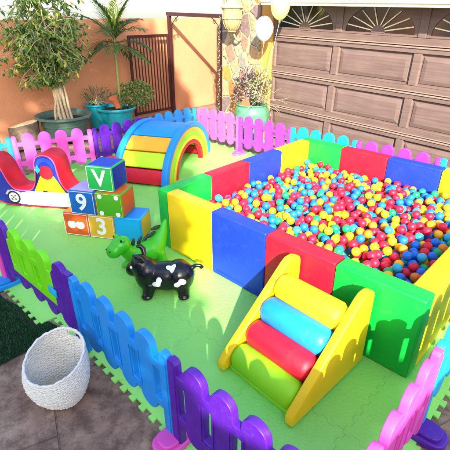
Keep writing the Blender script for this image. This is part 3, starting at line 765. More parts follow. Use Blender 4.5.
# local +x = head direction
cb = blob('body', [('b', (-.03, 0, .145), (.20, .112, .108)), ('b', (-.125, 0, .150), (.115, .124, .118)), ('b', (.12, 0, .165), (.10, .108, .125)),
    ('t', [(.10, .06, .11), (.115, .10, .02)], [.055, .040]), ('t', [(.10, -.06, .11), (.115, -.10, .02)], [.055, .040]),
    ('t', [(-.15, .06, .11), (-.16, .10, .02)], [.055, .040]), ('t', [(-.15, -.06, .11), (-.16, -.10, .02)], [.055, .040]),
    ('b', (.118, .105, .026), (.045, .042, .027)), ('b', (.118, -.105, .026), (.045, .042, .027)), ('b', (-.16, .105, .026), (.045, .042, .027)), ('b', (-.16, -.105, .026), (.045, .042, .027)),
    ('b', (.165, 0, .235), (.082, .076, .085)), ('b', (.225, -.015, .195), (.065, .06, .055), (0, .5, 0)),
    ('t', [(-.21, 0, .20), (-.255, .0, .232), (-.285, .0, .228), (-.30, 0, .205)], [.020, .016, .016, .018])], black_gloss, cow, voxel=.006)
for v in cb.data.vertices:
    v.co.z *= .62+.38*min(1, v.co.z/.16)
for sy in (1, -1):
    m = MB(); m.tube([(.14, .05*sy, .295), (.15, .075*sy, .33), (.175, .078*sy, .355), (.20, .065*sy, .357)], [.018, .021, .018, .008], 10); m.build('ear', black_gloss, cow)
    m = MB(); m.ball((.225, .052*sy, .245), .011, 10, 8); m.build('eye', white_paint, cow)
def patch(cx, cz, yside, pts, s, dist=.30, top=False):
    # printed patch: polygon projected on the body
    bpy.context.view_layer.update()
    m = MB(); me = cb.data
    from mathutils.bvhtree import BVHTree
    tree = BVHTree.FromPolygons([v.co for v in me.vertices], [tuple(p.vertices) for p in me.polygons])
    n = 18; vs = []; 
    for ring in range(1, 6):
        for i in range(n):
            a = 2*PI*i/n; rr_ = s*(ring/5)*(1+pts[0]*math.cos(2*a+pts[1])+pts[2]*math.cos(3*a+pts[3]))
            if top: o = Vector((cx+rr_*math.cos(a), cz+rr_*math.sin(a), 1)); d = Vector((0, 0, -1))
            else: o = Vector((cx+rr_*math.cos(a), yside, cz+rr_*math.sin(a))); d = Vector((0, -math.copysign(1, yside), 0))
            h, nn, _, _ = tree.ray_cast(o, d)
            vs.append((h+nn*.0015) if h else Vector((cx, 0, cz)))
    if top: o = Vector((cx, cz, 1)); d = Vector((0, 0, -1))
    else: o = Vector((cx, yside, cz)); d = Vector((0, -math.copysign(1, yside), 0))
    h, nn, _, _ = tree.ray_cast(o, d); vs.append(h+nn*.0015)
    fs = [(n*5, i, (i+1) % n) for i in range(n)]
    for r_ in range(4): fs += [(r_*n+i, (r_+1)*n+i, (r_+1)*n+(i+1) % n, r_*n+(i+1) % n) for i in range(n)]
    m.add(vs, fs); m.build('white_patch', white_paint, cow, angle=180)
patch(.03, .14, 1, (.38, 1.9, .22, .6), .034)
patch(-.14, .15, 1, (.40, 1.0, .22, 2.0), .034)
patch(-.075, .055, 1, (.25, .5, .25, 1.0), .03, top=True)
patch(.0, .16, -1, (.35, 1.2, .2, 0), .035)

dino = thing('dinosaur_hopper', 'green inflatable dinosaur hopper with dark back spikes, behind the black cow', 'ride-on toy', (.19, -.31, 0), math.radians(268))
db = blob('body', [('b', (0, 0, .14), (.17, .11, .115)), ('b', (.12, 0, .15), (.09, .09, .10)),
    ('t', [(.12, .06, .11), (.17, .085, .02)], [.05, .04]), ('t', [(.12, -.06, .11), (.17, -.085, .02)], [.05, .04]),
    ('t', [(-.09, .06, .11), (-.11, .085, .02)], [.055, .04]), ('t', [(-.09, -.06, .11), (-.11, -.085, .02)], [.055, .04]),
    ('b', (.185, .09, .025), (.052, .04, .026)), ('b', (.185, -.09, .025), (.052, .04, .026)), ('b', (-.105, .09, .025), (.05, .04, .026)), ('b', (-.105, -.09, .025), (.05, .04, .026)),
    ('t', [(.13, 0, .15), (.20, 0, .21), (.235, 0, .27)], [.085, .068, .06]), ('b', (.265, 0, .305), (.095, .085, .078), (0, .3, 0)), ('b', (.325, 0, .275), (.078, .075, .066), (0, .5, 0)),
    ('t', [(-.04, 0, .13), (-.13, 0, .20), (-.19, 0, .29), (-.235, 0, .385)], [.12, .088, .052, .012])], dino_green, dino)
for k, (x, z, tl) in enumerate([(.14, .265, .5), (.075, .262, .2), (.01, .262, 0), (-.06, .285, -.5), (-.115, .335, -.8)]):
    m = MB(); m.ball((x, 0, z), (.020, .012, .056), 14, 10, Euler((0, tl-.75, 0))); m.build('spike', dark_green, dino)
for sy in (1, -1):
    m = MB(); m.ball((.265, .052*sy, .368), .022, 12, 8); m.build('eye_lid', dino_green, dino)
    m = MB(); m.ball((.283, .060*sy, .372), .011, 10, 8); m.build('eye', black_gloss, dino)
    m = MB(); m.ball((.388, .03*sy, .295), .007, 8, 6); m.build('nostril', dark_green, dino)

# ------------------------------------------------------------------ wicker basket
bk = thing('wicker_basket', 'white oval wicker basket with a high back and a handle slot', 'basket', (1.01, -1.60, -.014), math.radians(112))
# local +x = away from the camera (the high back)
def bshape(t, a):
    rx = .120+.030*t+.025*math.sin(t*PI); ry = .152+.030*t+.035*math.sin(t*PI)
    hgt = .215+.135*((1+math.cos(a))/2)**1.0
    lean = .05*t*((1+math.cos(a))/2)
    return Vector((rx*math.cos(a)+lean, ry*math.sin(a), .01+t*hgt))
def slot(t, a): 
    aa_ = (a+PI) % (2*PI)-PI
    return (abs(aa_+.10) < .28 and .86 < t < .95) or (abs(aa_-1.85) < .22 and .72 < t < .90)
m = MB(); n = 120; rows = 36
rnd = random.Random(5)
for r_ in range(rows+1):
    t = r_/rows; seg = []; ph = rnd.uniform(-.3, .3)
    runs = []; cur = []
    for i in range(n+1):
        a = 2*PI*i/n
        if slot(t, a): 
            if len(cur) > 1: runs.append(cur)
            cur = []; continue
        p = bshape(t, a); c = bshape(t, a)
        out = Vector((math.cos(a), math.sin(a), 0)); k = .0042*math.sin(a*30+(PI if r_ % 2 else 0))
        if r_ == rows: k = 0
        p = p+out*(k+rnd.gauss(0, .0016)); p.z += rnd.gauss(0, .0024)+.0014*math.sin(a*7+ph*9); cur.append(p)
    if len(cur) > 1: runs.append(cur)
    for c in runs: m.tube(c, .0047 if r_ < rows else .008, 6)
m.build('weave', wicker, bk, angle=180)
m = MB()
for j in range(60):
    a = 2*PI*(j+.5)/60; pts = [bshape(k/10, a) for k in range(11)]
    if abs((a+PI) % (2*PI)-PI+.10) < .25: pts = pts[:9]
    m.tube(pts, .0042, 5)
m.build('stake', wicker, bk, angle=180)
m = MB(); N_ = 96; K = 34; vs = []
for k in range(K+1):
    for i in range(N_): a = 2*PI*i/N_; p = bshape(k/K*.99, a); vs.append(p-Vector((math.cos(a), math.sin(a), 0))*.0015)
fs = [(k*N_+i, k*N_+(i+1) % N_, (k+1)*N_+(i+1) % N_, (k+1)*N_+i) for k in range(K) for i in range(N_) if not slot((k+.5)/K, 2*PI*(i+.5)/N_)]
fs.append(tuple(range(N_))); m.add(vs, fs); m.build('lining', wicker_in, bk)

# ------------------------------------------------------------------ boundary wall
m = MB(); m.b(-5.22, -5.0, -9, 14, -.2, 2.03); tag(m.build('boundary_wall', wall_m, None, smooth=False), 'orange ochre stucco boundary wall behind the potted plants', 'wall')

# ------------------------------------------------------------------ garage house
hs = thing('garage_house', 'house front with flagstone pillar, yellow jamb and cream lintel over the garage door', 'house', M=H(0, 0, 0))
stone = flagstone()
m = MB(); m.b(-1.52, -.56, -.07, .9, -.3, 3.2); m.build('stone_pillar', stone, hs, smooth=False, bevel=.012)
m = MB(); m.b(-.558, -.30, -.03, .9, -.3, 3.2); m.build('jamb', jamb_m, hs, smooth=False, bevel=.006)
m = MB(); m.b(-.30, 5.2, .16, .9, 2.30, 3.2); m.b(-1.5, 5.2, .92, 8, -.3, 3.2); m.build('house_wall', jamb_m, hs, smooth=False)
m = MB(); m.b(-.298, 5.2, -.34, .155, 2.195, 2.42)
m.b(-.298, 5.2, -.36, -.342, 2.235, 2.26)
m.build('lintel', trim_m, hs, smooth=False, bevel=.006)
# door: sectional, 4 rows of panels, sunburst windows in the top row
gd = thing('garage_door', 'weathered brown panelled garage door with sunburst windows in the top row', 'garage door', M=H(-.30, .0, 0))
DW, SH = 1.27, .58
for row in range(4):
    z0 = row*SH+.003; z1 = (row+1)*SH-.003
    m = MB(); m.b(0, 4*DW, .05, .075, z0, z1)           # backing sheet
    # rails and stiles stand proud
    if row < 3:
        rt_, rb2 = .085, .085
    else: rt_, rb2 = .10, .10
    m.b(0, 4*DW, .012, .0495, z0, z0+rb2-.003); m.b(0, 4*DW, .012, .0495, z1-rt_+.003, z1)
    for c in range(5):
        x = c*DW; a = max(0, x-.055); b = min(4*DW, x+.055); m.b(a+.0005, b-.0005, .0125, .0495, z0+rb2, z1-rt_)
    # lipped ledge along each joint
    sec = m.build('door_section', wood_m, gd, smooth=False, bevel=.005, seg=1)
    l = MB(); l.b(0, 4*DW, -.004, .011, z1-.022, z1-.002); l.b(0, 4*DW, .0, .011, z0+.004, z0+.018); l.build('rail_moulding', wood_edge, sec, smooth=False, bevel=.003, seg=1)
    if row < 3:
        for c in range(4):
            xa, xb = c*DW+.055, (c+1)*DW-.055; za, zb = z0+rb2, z1-rt_
            f = MB()
            # ovolo moulding and raised centre with sloped sides
            def ring(x0, x1, z0_, z1_, y, x2, x3, z2, z3, y2):
                f.add([(x0, y, z0_), (x1, y, z0_), (x1, y, z1_), (x0, y, z1_), (x2, y2, z2), (x3, y2, z2), (x3, y2, z3), (x2, y2, z3)], [(0, 1, 5, 4), (1, 2, 6, 5), (2, 3, 7, 6), (3, 0, 4, 7)])
            ring(xa, xb, za, zb, .012, xa+.014, xb-.014, za+.014, zb-.014, .040)
            ring(xa+.014, xb-.014, za+.014, zb-.014, .040, xa+.030, xb-.030, za+.030, zb-.030, .040)
            ring(xa+.030, xb-.030, za+.030, zb-.030, .040, xa+.040, xb-.040, za+.040, zb-.040, .028)
            ring(xa+.040, xb-.040, za+.040, zb-.040, .028, xa+.090, xb-.090, za+.085, zb-.085, .016)
            f.add([(xa+.09, .016, za+.085), (xb-.09, .016, za+.085), (xb-.09, .016, zb-.085), (xa+.09, .016, zb-.085)], [(0, 1, 2, 3)])
            f.build('raised_panel', wood_m, sec, smooth=False)
    else:
        for c in range(4):
            xa, xb = c*DW+.056, (c+1)*DW-.056; za, zb = z0+rb2+.001, z1-rt_-.001; cx = (xa+xb)/2
            zb2 = z1-.06
            win = MB(); win.add([(xa, .044, za), (xb, .044, za), (xb, .044, zb), (xa, .044, zb)], [(0, 1, 2, 3)]); wo = win.build('window', glass_m, sec, smooth=False)
            # spandrels left and right of the fan (corner fillers)
            s = MB()
            hw_, hh_ = (xb-xa)/2-.05, (zb-za)-.035
            for sg in (-1, 1):
                arc = [(cx+sg*hw_*math.cos(a), za+.03+hh_*1.05*math.sin(a)) for a in [i*PI/2/10 for i in range(11)]]
                arc = [(x, min(z, zb-.002)) for x, z in arc]
                ex = cx+sg*(xb-xa)/2
                for i in range(10):
                    (xq, zq), (xr_, zr) = arc[i], arc[i+1]
                    vsq = [(xq, .030, zq), (xr_, .030, zr), (xr_, .030, zb-.001), (xq, .030, zb-.001)]
                    if abs(zq-zb) < .004 and abs(zr-zb) < .004: continue
                    s.add(vsq+[(x, .0435, z) for x, _, z in vsq], [(0, 1, 2, 3), (4, 5, 6, 7), (0, 1, 5, 4), (1, 2, 6, 5), (2, 3, 7, 6), (3, 0, 4, 7)])
                a_, b_x = sorted((arc[0][0], ex)); s.b(a_, b_x, .030, .0435, za+.001, zb-.001)
            s.b(cx-hw_, cx+hw_, .030, .0435, za+.001, za+.028)
            s.build('sunburst_frame', wood_m, wo, smooth=False)
            hb = MB(); hb.prism([(cx+.105*math.cos(a), za+.028+.10*math.sin(a)) for a in [i*PI/12 for i in range(13)]], lambda a, b, c: (a, .022+c, b), .021); hb.build('sunburst_hub', wood_m, wo, smooth=False)
            r = MB()
            for a in (.28, .62, .98, 1.35, PI-1.35, PI-.98, PI-.62, PI-.28):
                e = .98; R1 = (cx+hw_*e*math.cos(a), za+.03+hh_*math.sin(a)*e); R1 = (R1[0], min(R1[1], zb-.01))
                r.tube([(cx+.10*math.cos(a), .033, za+.03+.095*math.sin(a)), (R1[0], .033, R1[1])], .0085, 5)
            r.build('sunburst_ray', trim_m, wo, smooth=False)
# wall lantern -------------------------------------------------------
lt = thing('wall_lantern', 'cream painted wall lantern with ribbed glass on the stone pillar', 'wall lamp', M=H(-1.00, -.31, 1.975)@Matrix.Scale(1.12, 4))
m = MB(); m.lathe([(.001, .30), (.03, .295), (.05, .26), (.15, .19), (.185, .165), (.185, .15), (.165, .145), (.165, .13), (.001, .13)], 8); m.build('cap', cream, lt, angle=25)
m = MB(); prof_ = [(.150, .129), (.150, .02), (.135, -.06), (.10, -.13), (.055, -.17), (.001, -.175)]
m.lathe(prof_, 24); m.build('ribbed_globe', lampglass, lt)
m = MB()
for k in range(12):
    a = 2*PI*k/12; m.tube([((r+.002)*math.cos(a), (r+.002)*math.sin(a), z) for r, z in prof_[:5]], .006, 5)
m.lathe([(.158, .02), (.158, .0), (.145, -.005)], 24); m.lathe([(.06, -.165), (.065, -.18), (.02, -.20), (.001, -.21)], 16); m.build('cage', cream, lt)
m = MB(); cpts = []
for i in range(26):
    a = i/25; 
    cpts.append((0, .03+.05*a+.20*a, -.20-.13*math.sin(a*PI)+.02*a))
m.tube(cpts, .015, 8)
spi = [(0, .06+.055*(1-i/22)*math.cos(i*.45+2.2), -.16+.055*(1-i/22)*math.sin(i*.45+2.2)) for i in range(22)]
m.tube(spi, .012, 8); m.tube([(0, .22, -.25), (0, .265, .05), (0, .265, .2)], .014, 8); m.b(-.05, .05, .262, .279, -.30, .12); m.build('bracket', cream, lt)

# gate frame and leaf --------------------------------------------------
gf = thing('garden_gateway', 'dark red iron gate frame with small scrolls between wall and pillar', 'gate frame', M=H(-3.30, 0, -.1))
for x0_, nm in ((0, 'post'), (1.72, 'post')):
    m = MB(); m.b(x0_-.035, x0_+.035, -.035, .035, 0, 2.06); m.build(nm, iron, gf, smooth=False, bevel=.004)
m = MB(); m.b(-.06, 1.78, -.036, .036, 2.063, 2.13); m.build('header', iron, gf, smooth=False, bevel=.004)
for sx_, x in ((1, .04), (-1, 1.68)):
    m = MB(); pts = [(x+sx_*(.02+.26*i/14), 0, 2.06-.24+.24*(i/14)**.6) for i in range(15)]; m.tube(pts, .008, 6)
    for cxx, czz, r in ((.20, 1.99, .045), (.07, 1.86, .045)):
        m.tube([(x+sx_*(cxx+r*(1-i/30)*math.cos(i*.4)), 0, czz+r*(1-i/30)*math.sin(i*.4)) for i in range(22)], .006, 6)
    m.build('scroll', iron, gf)
m = MB(); m.tube([(1.63+.07*math.cos(i*.3), 0, 1.66+.12*math.sin(i*.3)) for i in range(17)], .008, 6); m.build('scroll', iron, gf)
gl = thing('iron_gate', 'open iron gate leaf with thin vertical bars against the wall', 'gate', (-4.80, 4.10, 0), math.radians(-92))
m = MB(); m.b(0, .05, -.02, .02, .08, 1.72); m.b(.99, 1.045, -.02, .02, .08, 1.72); m.b(.052, .988, -.02, .02, 1.66, 1.72); m.b(.052, .988, -.02, .02, .10, .15); m.build('leaf_frame', iron, gl, smooth=False, bevel=.003)
for i in range(11):
    m = MB(); x = .05+.94*(i+1)/12; m.b(x-.009, x+.009, -.009, .009, .15, 1.66); m.build('bar', iron, gl, smooth=False)

# fairy-light vine on the pillar edge
vn = thing('light_string', 'thin green string of tiny lights hanging down the pillar edge', 'string lights', M=H(-1.56, -.10, 0))
rnd = random.Random(9); m = MB(); pts = [(rnd.gauss(0, .012), rnd.gauss(0, .008), 2.0-.055*i) for i in range(34)]; m.tube(pts, .006, 5); m.build('wire', plastic('green_wire', '#20402a', .6), vn)
m = MB()
for p in pts:
    for k in range(3): m.ball((p[0]+rnd.gauss(0, .018), p[1]-.01, p[2]+rnd.gauss(0, .02)), (.005, .005, .009), 6, 4)
m.build('tiny_bulbs', plastic('clear_bulb', '#8a9c84', .4), vn)

# ------------------------------------------------------------------ plants
def leaf(mb, p, d, n, L, W, fold=.25):
    d = d.normalized(); s = d.cross(n).normalized(); n = s.cross(d)
    a = p; b = p+d*L*.45+s*W*.5+n*W*fold; c = p+d*L*.45-s*W*.5+n*W*fold; e = p+d*L-n*L*.12; mid = p+d*L*.45
    mb.add([a, b, e, c, mid], [(0, 4, 1), (1, 4, 2), (2, 4, 3), (3, 4, 0)])
def rv(rnd): 
    while True:
        v = Vector((rnd.uniform(-1, 1), rnd.uniform(-1, 1), rnd.uniform(-1, 1)))
        if .05 < v.length < 1: return v.normalized()
G = [leafmat('leaf_dark', '#3f6428'), leafmat('leaf_mid', '#6c8e38'), leafmat('leaf_yellow', '#b8b448')]

def pot(name, label, loc, prof, mat, fill_r, fill_z, cat='plant pot', groovy=None):
    t = thing(name, label, cat, loc)
    m = MB(); m.lathe(prof, 48); m.build('vessel', mat, t, angle=35)
    m = MB(); m.lathe([(.001, fill_z+.01), (fill_r*.5, fill_z+.012), (fill_r, fill_z)], 24); m.build('soil', soil, t)
    return t
P1 = Vector((-4.31, 1.18, .07))
pot('plant_tub', 'large grey-green ribbed plastic tub holding the ficus tree', P1, [(.30, 0), (.33, .01), (.36, .12), (.375, .125), (.38, .15), (.37, .155), (.395, .26), (.41, .265), (.412, .285), (.40, .29), (.415, .37), (.47, .385), (.50, .40), (.50, .43), (.475, .44), (.43, .42), (.415, .40), (.40, .34), (.39, .26)], tub_m, .395, .33)
# ficus
fi = thing('ficus_tree', 'leafy weeping ficus tree with twisted pale stems in the green tub', 'tree', P1+Vector((0, 0, .33)))
rnd = random.Random(21); m = MB(); tips = []
for k in range(17):
    a = 2*PI*k/17+rnd.uniform(-.2, .2); r0 = rnd.uniform(.03, .15); pts = []
    hgt = rnd.uniform(1.2, 2.3); sp = rnd.uniform(.10, .55); tw = rnd.uniform(-2.6, 2.6)
    for i in range(13):
        t = i/12; rr_ = r0*(1-.5*min(1, t*3))+sp*max(0, t-.22)**1.4; aa_ = a+tw*min(t, .5)*2
        pts.append(Vector((rr_*math.cos(aa_)+rnd.gauss(0, .008), rr_*math.sin(aa_)+rnd.gauss(0, .008), t*hgt)))
    m.tube(pts, [.024*(1-.7*i/12) for i in range(13)], 7); tips.append(pts)
m.build('trunk', stem_m, fi)
bm_, lf = MB(), MB()
cent = Vector((.0, -.28, 1.62))
def crown_env(p):      # weeping egg shaped envelope
    q = p-cent; rz_ = 1.05 if q.z > 0 else .98
    rad = 1.05 if q.y < 0 else 1.0
    return (q.x/.75)**2+(q.y/rad)**2+(q.z/rz_)**2
ntw = 0
while ntw < 350:
    st = rnd.choice(tips); i = rnd.randint(4, 12); p = st[i].copy(); d = rv(rnd); d.z = abs(d.z)*.5+.1
    d = Vector((d.x*1.0, d.y*1.15, d.z)).normalized(); L = rnd.uniform(.25, .95); pts = [p.copy()]; n = 9
    for j in range(n):
        p = p+d*L/n; d = (d+Vector((rnd.gauss(0, .1), rnd.gauss(0, .1), -.17))).normalized(); pts.append(p.copy())
        if crown_env(p) > 1: break
    if len(pts) < 4: continue
    ntw += 1
    bm_.tube(pts, [.0065*(1-.7*j/len(pts)) for j in range(len(pts))], 4, cap=False)
    for q, q2 in zip(pts[1:], pts[:-1]):
        if math.sin(q.x*9+1)*math.sin(q.y*8)*math.sin(q.z*7+2) > .22: continue
        for _ in range(rnd.choice((1, 2, 3))):
            if rnd.random() < .06: continue
            lf.cur = rnd.choices((0, 1, 2), (.42, .43, .15))[0]
            dd = rv(rnd); dd.z = -abs(dd.z)*1.1-.35; o = q.lerp(q2, rnd.random())+rv(rnd)*.035
            leaf(lf, o, dd, rv(rnd), rnd.uniform(.075, .13), rnd.uniform(.036, .056))
bm_.build('branch', stem_m, fi); lf.build('crown', G, fi, smooth=False)
# cut log
lg = thing('tree_stump', 'pale cut stump with rough grey bark left of the green tub', 'stump', (-4.40, .50, .03)); lg.scale = (1.25, 1.3, 1.35)
rnd = random.Random(4); m = MB(); n = 26; rad = [.165*(1+.13*math.sin(3*2*PI*i/n+1)+rnd.gauss(0, .045)) for i in range(n)]; vs = []
for z, k in ((0, 1.12), (.08, 1.02), (.17, 1.0), (.26, .98), (.30, .95)):
    for i in range(n): a = 2*PI*i/n; r = rad[i]*k*(1+rnd.gauss(0, .03)); vs.append((r*math.cos(a)*.9, r*math.sin(a)*1.15, z+(.03*math.sin(a+.5) if z > .2 else 0)))
m.add(vs, [(k*n+i, k*n+(i+1) % n, (k+1)*n+(i+1) % n, (k+1)*n+i) for k in range(4) for i in range(n)]); m.build('bark', bark, lg, angle=30)
m = MB(); top = [Vector(v)+Vector((0, 0, .003)) for v in vs[4*n:]]; m.add([v*.99 for v in top]+[Vector((0, 0, .318))], [(i, (i+1) % n, n) for i in range(n)]); m.build('cut_face', wood_cut, lg)

# teal pots, palm and shrub
P2 = Vector((-4.28, 2.26, .09))
pot('teal_pot', 'large teal plant pot with a rolled rim below the palm', P2, [(.24, 0), (.27, .02), (.30, .2), (.325, .33), (.37, .345), (.385, .375), (.37, .395), (.34, .385), (.32, .33)], teal_m, .325, .335)
P3 = Vector((-4.70, 2.06, .04))
pot('small_teal_pot', 'smaller teal pot half hidden behind the large teal pot', P3, [(.13, 0), (.15, .03), (.19, .36), (.205, .44), (.235, .45), (.235, .48), (.20, .48), (.185, .44)], teal_m, .19, .44)
ps = MB(); ps.tube([(0, 0, 0), (0, .0, .19)], [.055, .075], 20); ps.tube([(0, 0, .191), (0, 0, .215)], .085, 20)
t = thing('terracotta_pot', 'small terracotta pot tipped over inside the large teal pot', 'plant pot', P2+Vector((.10, -.02, .40)), .6); o = ps.build('vessel', terracotta, t); o.rotation_euler = (.35, -.25, 0)
pl = thing('palm_tree', 'young palm with a slim green trunk and spiky fronds against the wall', 'palm', P2+Vector((-.02, .10, .33)))
m = MB(); m.tube([(0, 0, 0), (.0, .02, .4), (.01, .03, 1.0), (0, .05, 1.45)], [.036, .030, .028, .02], 10); m.build('trunk', plastic('palm_stem', '#84884a', .5, .25, .004, 30), pl)
rnd = random.Random(13); FR = [leafmat('frond', '#4d7036'), leafmat('frond_new', '#a3b422')]
for k in range(16):
    a = 2*PI*k/13+rnd.uniform(-.25, .25); el = [1.25, .75, .35, .95, .1][k % 5]; L = rnd.uniform(.62, .85); z0 = 1.14+.2*(el/1.3)
    d = Vector((math.cos(a)*math.cos(el), math.sin(a)*math.cos(el), math.sin(el))); p = Vector((0, .04, z0)); pts = [p.copy()]
    for j in range(14): p = p+d*L/14; d = (d+Vector((0, 0, -.085))).normalized(); pts.append(p.copy())
    fm = MB(); fm.tube(pts, [.009*(1-.8*j/14) for j in range(15)], 5); new = 1 if k in (0, 5) else 0
    for j in range(2, 15):
        ax = (pts[j]-pts[j-1]).normalized(); side_ = ax.cross(Vector((0, 0, 1))).normalized()
        for sg in (-1, 1):
            for q in (0, .5):
                o = pts[j-1].lerp(pts[j], q); dd = (ax*.9+side_*sg*.8+Vector((0, 0, rnd.uniform(-.25, .25)))).normalized()
                ll_ = .38*(1-abs(j-6)/13)*rnd.uniform(.85, 1.1); leaf(fm, o, dd, Vector((0, 0, 1)), ll_, .027, .1)
    fm.build('frond', FR[new], pl, smooth=False)
# tall spear leaf (new growth)
fm = MB()
for k in range(7): leaf(fm, Vector((0, .05, 1.3)), Vector((rnd.gauss(0, .16), .12+rnd.gauss(0, .16), 1)), rv(rnd), rnd.uniform(.6, .8), .04, .1)
fm.build('new_frond', FR[1], pl, smooth=False)

def bush(name, label, loc, rad, nleaf, mats, wts, ll, lw, seed, cat='shrub', stems=14, zc=.2):
    t = thing(name, label, cat, loc); rnd = random.Random(seed); m = MB(); lf = MB()
    for k in range(stems):
        d = rv(rnd); d.z = abs(d.z)+.2; e = Vector((d.x*rad[0], d.y*rad[1], d.z*rad[2]))*rnd.uniform(.7, 1)
        m.tube([Vector((0, 0, 0)), e*.5+Vector((0, 0, .06)), e], [.007, .005, .002], 4)
    m.build('stems', stem_m, t)
    for i in range(nleaf):
        v = rv(rnd); r = rnd.random()**.4; p = Vector((v.x*rad[0]*r, v.y*rad[1]*r, zc+v.z*rad[2]*r))
        if math.sin(p.x*17+seed)*math.sin(p.y*15)*math.sin(p.z*19+seed) > .35: continue
        lf.cur = rnd.choices(range(len(mats)), wts)[0]; d = (v+rv(rnd)*.8+Vector((0, 0, .2))); leaf(lf, p, d, rv(rnd), ll*rnd.uniform(.7, 1.2), lw*rnd.uniform(.7, 1.2))
    lf.build('leaves', mats, t, smooth=False); return t
bush('leafy_shrub', 'small leafy green shrub spilling over the right side of the teal pot', P2+Vector((.05, .42, .38)), (.32, .42, .26), 2000, [G[0], G[1], leafmat('pale_leaf', '#a5a878')], (.45, .35, .2), .05, .026, 5)
bush('spiky_succulent', 'grey-green spiky succulent in the teal pots left of the palm stem', P3+Vector((.1, -.02, .45)), (.22, .28, .16), 300, [leafmat('succ', '#5d7460'), G[0]], (.7, .3), .10, .014, 6, 'plant')
m = MB(); rnd = random.Random(2)
for k in range(9): leaf(m, Vector((0, 0, 0)), Vector((rnd.gauss(0, .4), rnd.gauss(-.25, .5), 1)), rv(rnd), rnd.uniform(.2, .42), .022, .1)
tag(m.build('agave_plant', G[0], None, False, loc=P3+Vector((.02, -.08, .44))), 'thin upright spiky leaves growing in the smaller teal pot', 'plant')

# glazed pot with succulents by the pillar
P4 = Vector((-1.86, 3.55, 0))
pot('glazed_pot', 'pale green glazed pot on the paving in front of the stone pillar', P4, [(.17, 0), (.19, .02), (.175, .06), (.22, .16), (.29, .34), (.318, .46), (.315, .55), (.285, .62), (.265, .645), (.285, .675), (.275, .685), (.25, .67), (.245, .60)], celadon, .255, .63)
pm = [leafmat('purple_leaf', '#6a4664'), leafmat('purple_dark', '#43303c'), leafmat('pale_green', '#a8b078'), G[0]]
bush('purple_succulent', 'bushy purple leaved plant in the pale green glazed pot', P4+Vector((-.14, .05, .66)), (.30, .24, .36), 900, pm, (.5, .3, .1, .1), .075, .022, 8, 'plant', zc=.24)
bush('pale_succulent', 'pale green variegated plant at the right of the glazed pot', P4+Vector((.06, .12, .70)), (.26, .2, .30), 700, [pm[2], leafmat('cream_leaf', '#c8c8a0'), G[1], pm[0]], (.45, .2, .2, .15), .055, .022, 9, 'plant', zc=.30)
m = MB(); rnd = random.Random(6)
for k in range(10):
    a = rnd.uniform(-.9, 1.1); pts = [Vector((.1, 0, .72))]; d = Vector((math.cos(a)*.7, -abs(math.sin(a))*.4+.1, rnd.uniform(-.2, .6))).normalized(); p = pts[0].copy()
    for j in range(8): p = p+d*.07; d = (d+Vector((rnd.gauss(0, .3), rnd.gauss(0, .3), -.12+rnd.gauss(0, .2)))).normalized(); pts.append(p.copy())
    m.tube(pts, .0035, 4)
tag(m.build('pencil_cactus', plastic('pale_twig', '#8a7c66', .6), None, loc=P4+Vector((.08, 0, 0))), 'thin pale trailing twigs hanging from the right of the glazed pot', 'plant')
m = MB(); m.add([(-.17, -.05, 0), (.15, -.07, 0), (.02, -.02, .17), (-.17, -.03, .0), (.15, -.05, 0), (.02, 0, .17)], [(0, 1, 2), (5, 4, 3), (0, 2, 5, 3), (1, 4, 5, 2), (0, 3, 4, 1)])
tag(m.build('terracotta_shard', terracotta, None, False, loc=P4+Vector((0, -.14, .645)), bevel=.004), 'broken triangular terracotta piece on the rim of the glazed pot', 'pot shard')
m = MB(); rnd = random.Random(8); m.ball((0, 0, .05), (.10, .08, .07), 10, 7); m.ball((.11, .03, .04), (.06, .06, .05), 9, 6)
tag(m.build('white_rock', plastic('rock', '#b9b3a8', .8, .25, .02, 14), None, True, loc=P4+Vector((.36, -.05, -.02))), 'pale rock on the paving at the foot of the glazed pot', 'rock')

# balloons
def balloon(loc, mat, label, knot):
    loc = Vector(loc); knot = Vector(knot); t = thing('balloon', label, 'balloon', knot, group='balloons tied to the glazed pot'); q = loc-knot
    m = MB(); prof = []
    for i in range(22):
        a = PI*i/21; r = math.sin(a); z = math.cos(a); k = 1 if z > 0 else 1-.16*(-z)**2
        prof.append((.148*r*k, .172*z if z > 0 else .205*z))
    m.lathe(prof, 32, q); m.lathe([(.004, -.203), (.007, -.21), (.018, -.226), (.003, -.222)], 10, q); m.build('balloon_skin', mat, t)
    s = MB(); e = q+Vector((0, 0, -.215)); s.tube([Vector((0, 0, 0)), e*.33+Vector((.02, 0, 0)), e*.66+Vector((.01, .01, 0)), e], .002, 5); s.build('string', string_m, t)
balloon((-1.60, 3.50, 1.905), balloon_w, 'white balloon in front of the stone pillar', P4+Vector((.05, 0, .8)))
balloon((-1.30, 3.50, 2.215), balloon_y, 'yellow balloon at the top edge of the photo beside the garage door', P4+Vector((.16, -.02, .72)))

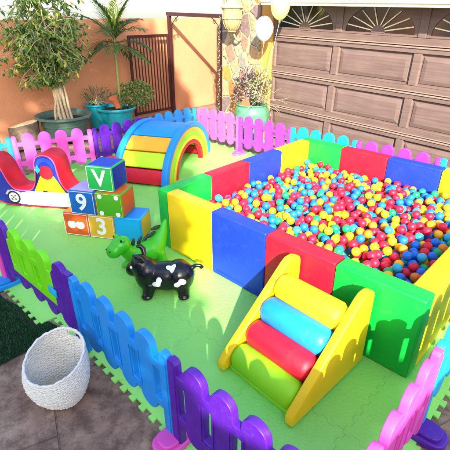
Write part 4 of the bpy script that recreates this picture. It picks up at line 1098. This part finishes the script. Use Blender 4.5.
# ------------------------------------------------------------------ unseen shade casters, added behind the camera
U = Vector((-.74, .673, 0)); NN = Vector((.673, .74, 0))
def SW(s, w_, z): return NN*s+U*w_+Vector((0, 0, z))
def slab(s0, s1, w0, w1, z0, z1, name, mat, par=None):
    vs = [SW(s, w_, z) for z in (z0, z1) for s, w_ in ((s0, w0), (s1, w0), (s1, w1), (s0, w1))]
    m = MB(); m.add(vs, [(3, 2, 1, 0), (4, 5, 6, 7), (0, 1, 5, 4), (1, 2, 6, 5), (2, 3, 7, 6), (3, 0, 4, 7)]); return m.build(name, mat, par, smooth=False, bevel=.01)
nb = thing('added_shade_building', 'unseen low tan block added behind the camera to cast the near shade', 'building', (0, 0, 0))  # added out of view; its height sets the shade line on the fences
slab(-3.0, 7.5, -11, -8.15, -.1, 3.2, 'wall', house_m, nb); slab(-3.1, 7.6, -11.1, -8.0, 3.203, 3.34, 'roof', trim_m, nb)
tr = thing('added_shade_tree', 'unseen tall tree added behind the camera to cast the left-hand shade', 'tree', SW(-2.6, -9.0, 0))  # added out of view for the shade it casts
m = MB(); m.tube([(0, 0, 0), (.1, .05, 2), (-.05, .1, 4), (.1, 0, 6.5)], [.32, .26, .2, .1], 12)
for k in range(10):
    a = 2*PI*k/10; z = 3.2+.35*k; m.tube([(0, 0, z), (math.cos(a)*1.4, math.sin(a)*1.4, z+.9), (math.cos(a)*2.8, math.sin(a)*2.8, z+1.3)], [.1, .06, .02], 6)
m.build('trunk', bark, tr)
lf = MB(); rnd = random.Random(17); base = SW(-2.6, -9.0, 0)
def dens(s, h):  # crown outline and gaps shaped to give the shade edge and sun patches
    top = 9.3 if s < -.8 else 9.3-(s+.8)*1.45
    top += .12*math.sin(s*7)
    if h > top or s > .30+.03*math.sin(h*9): return 0
    if -1.15 < s < -.42 and 5.0 < h < 6.05: return .12
    if s < -.7 and 4.1 < h < 6.4: return .42 if math.sin(s*4.1+1)*math.sin(h*4.7) > -.15 else .10
    return 1
cnt = 0
while cnt < 5200:
    s = rnd.uniform(-8.5, .30); h = rnd.uniform(2.9, 10.6)
    if rnd.random() > dens(s, h): continue
    if s > -1.6 and rnd.random() < .0: continue
    w_ = -8.9+rnd.uniform(-.9, .9); z = h-(w_+8)/1.932
    lf.cur = rnd.choice((0, 1)); L = rnd.uniform(.22, .36) if s < -.2 else rnd.uniform(.13, .2)
    leaf(lf, SW(s, w_, z)-base, rv(rnd), rv(rnd), L*1.2, L*.8); cnt += 1
    if s > -1.2:
        for _ in range(3):
            s2 = s+rnd.uniform(-.2, .2); h2 = h+rnd.uniform(-.2, .2)
            if dens(s2, h2) >= rnd.random(): leaf(lf, SW(s2, w_+rnd.uniform(-.3, .3), 0)-base+Vector((0, 0, h2-(w_+8)/1.932)), rv(rnd), rv(rnd), .22, .15)
lf.build('crown', G[:2], tr, smooth=False)
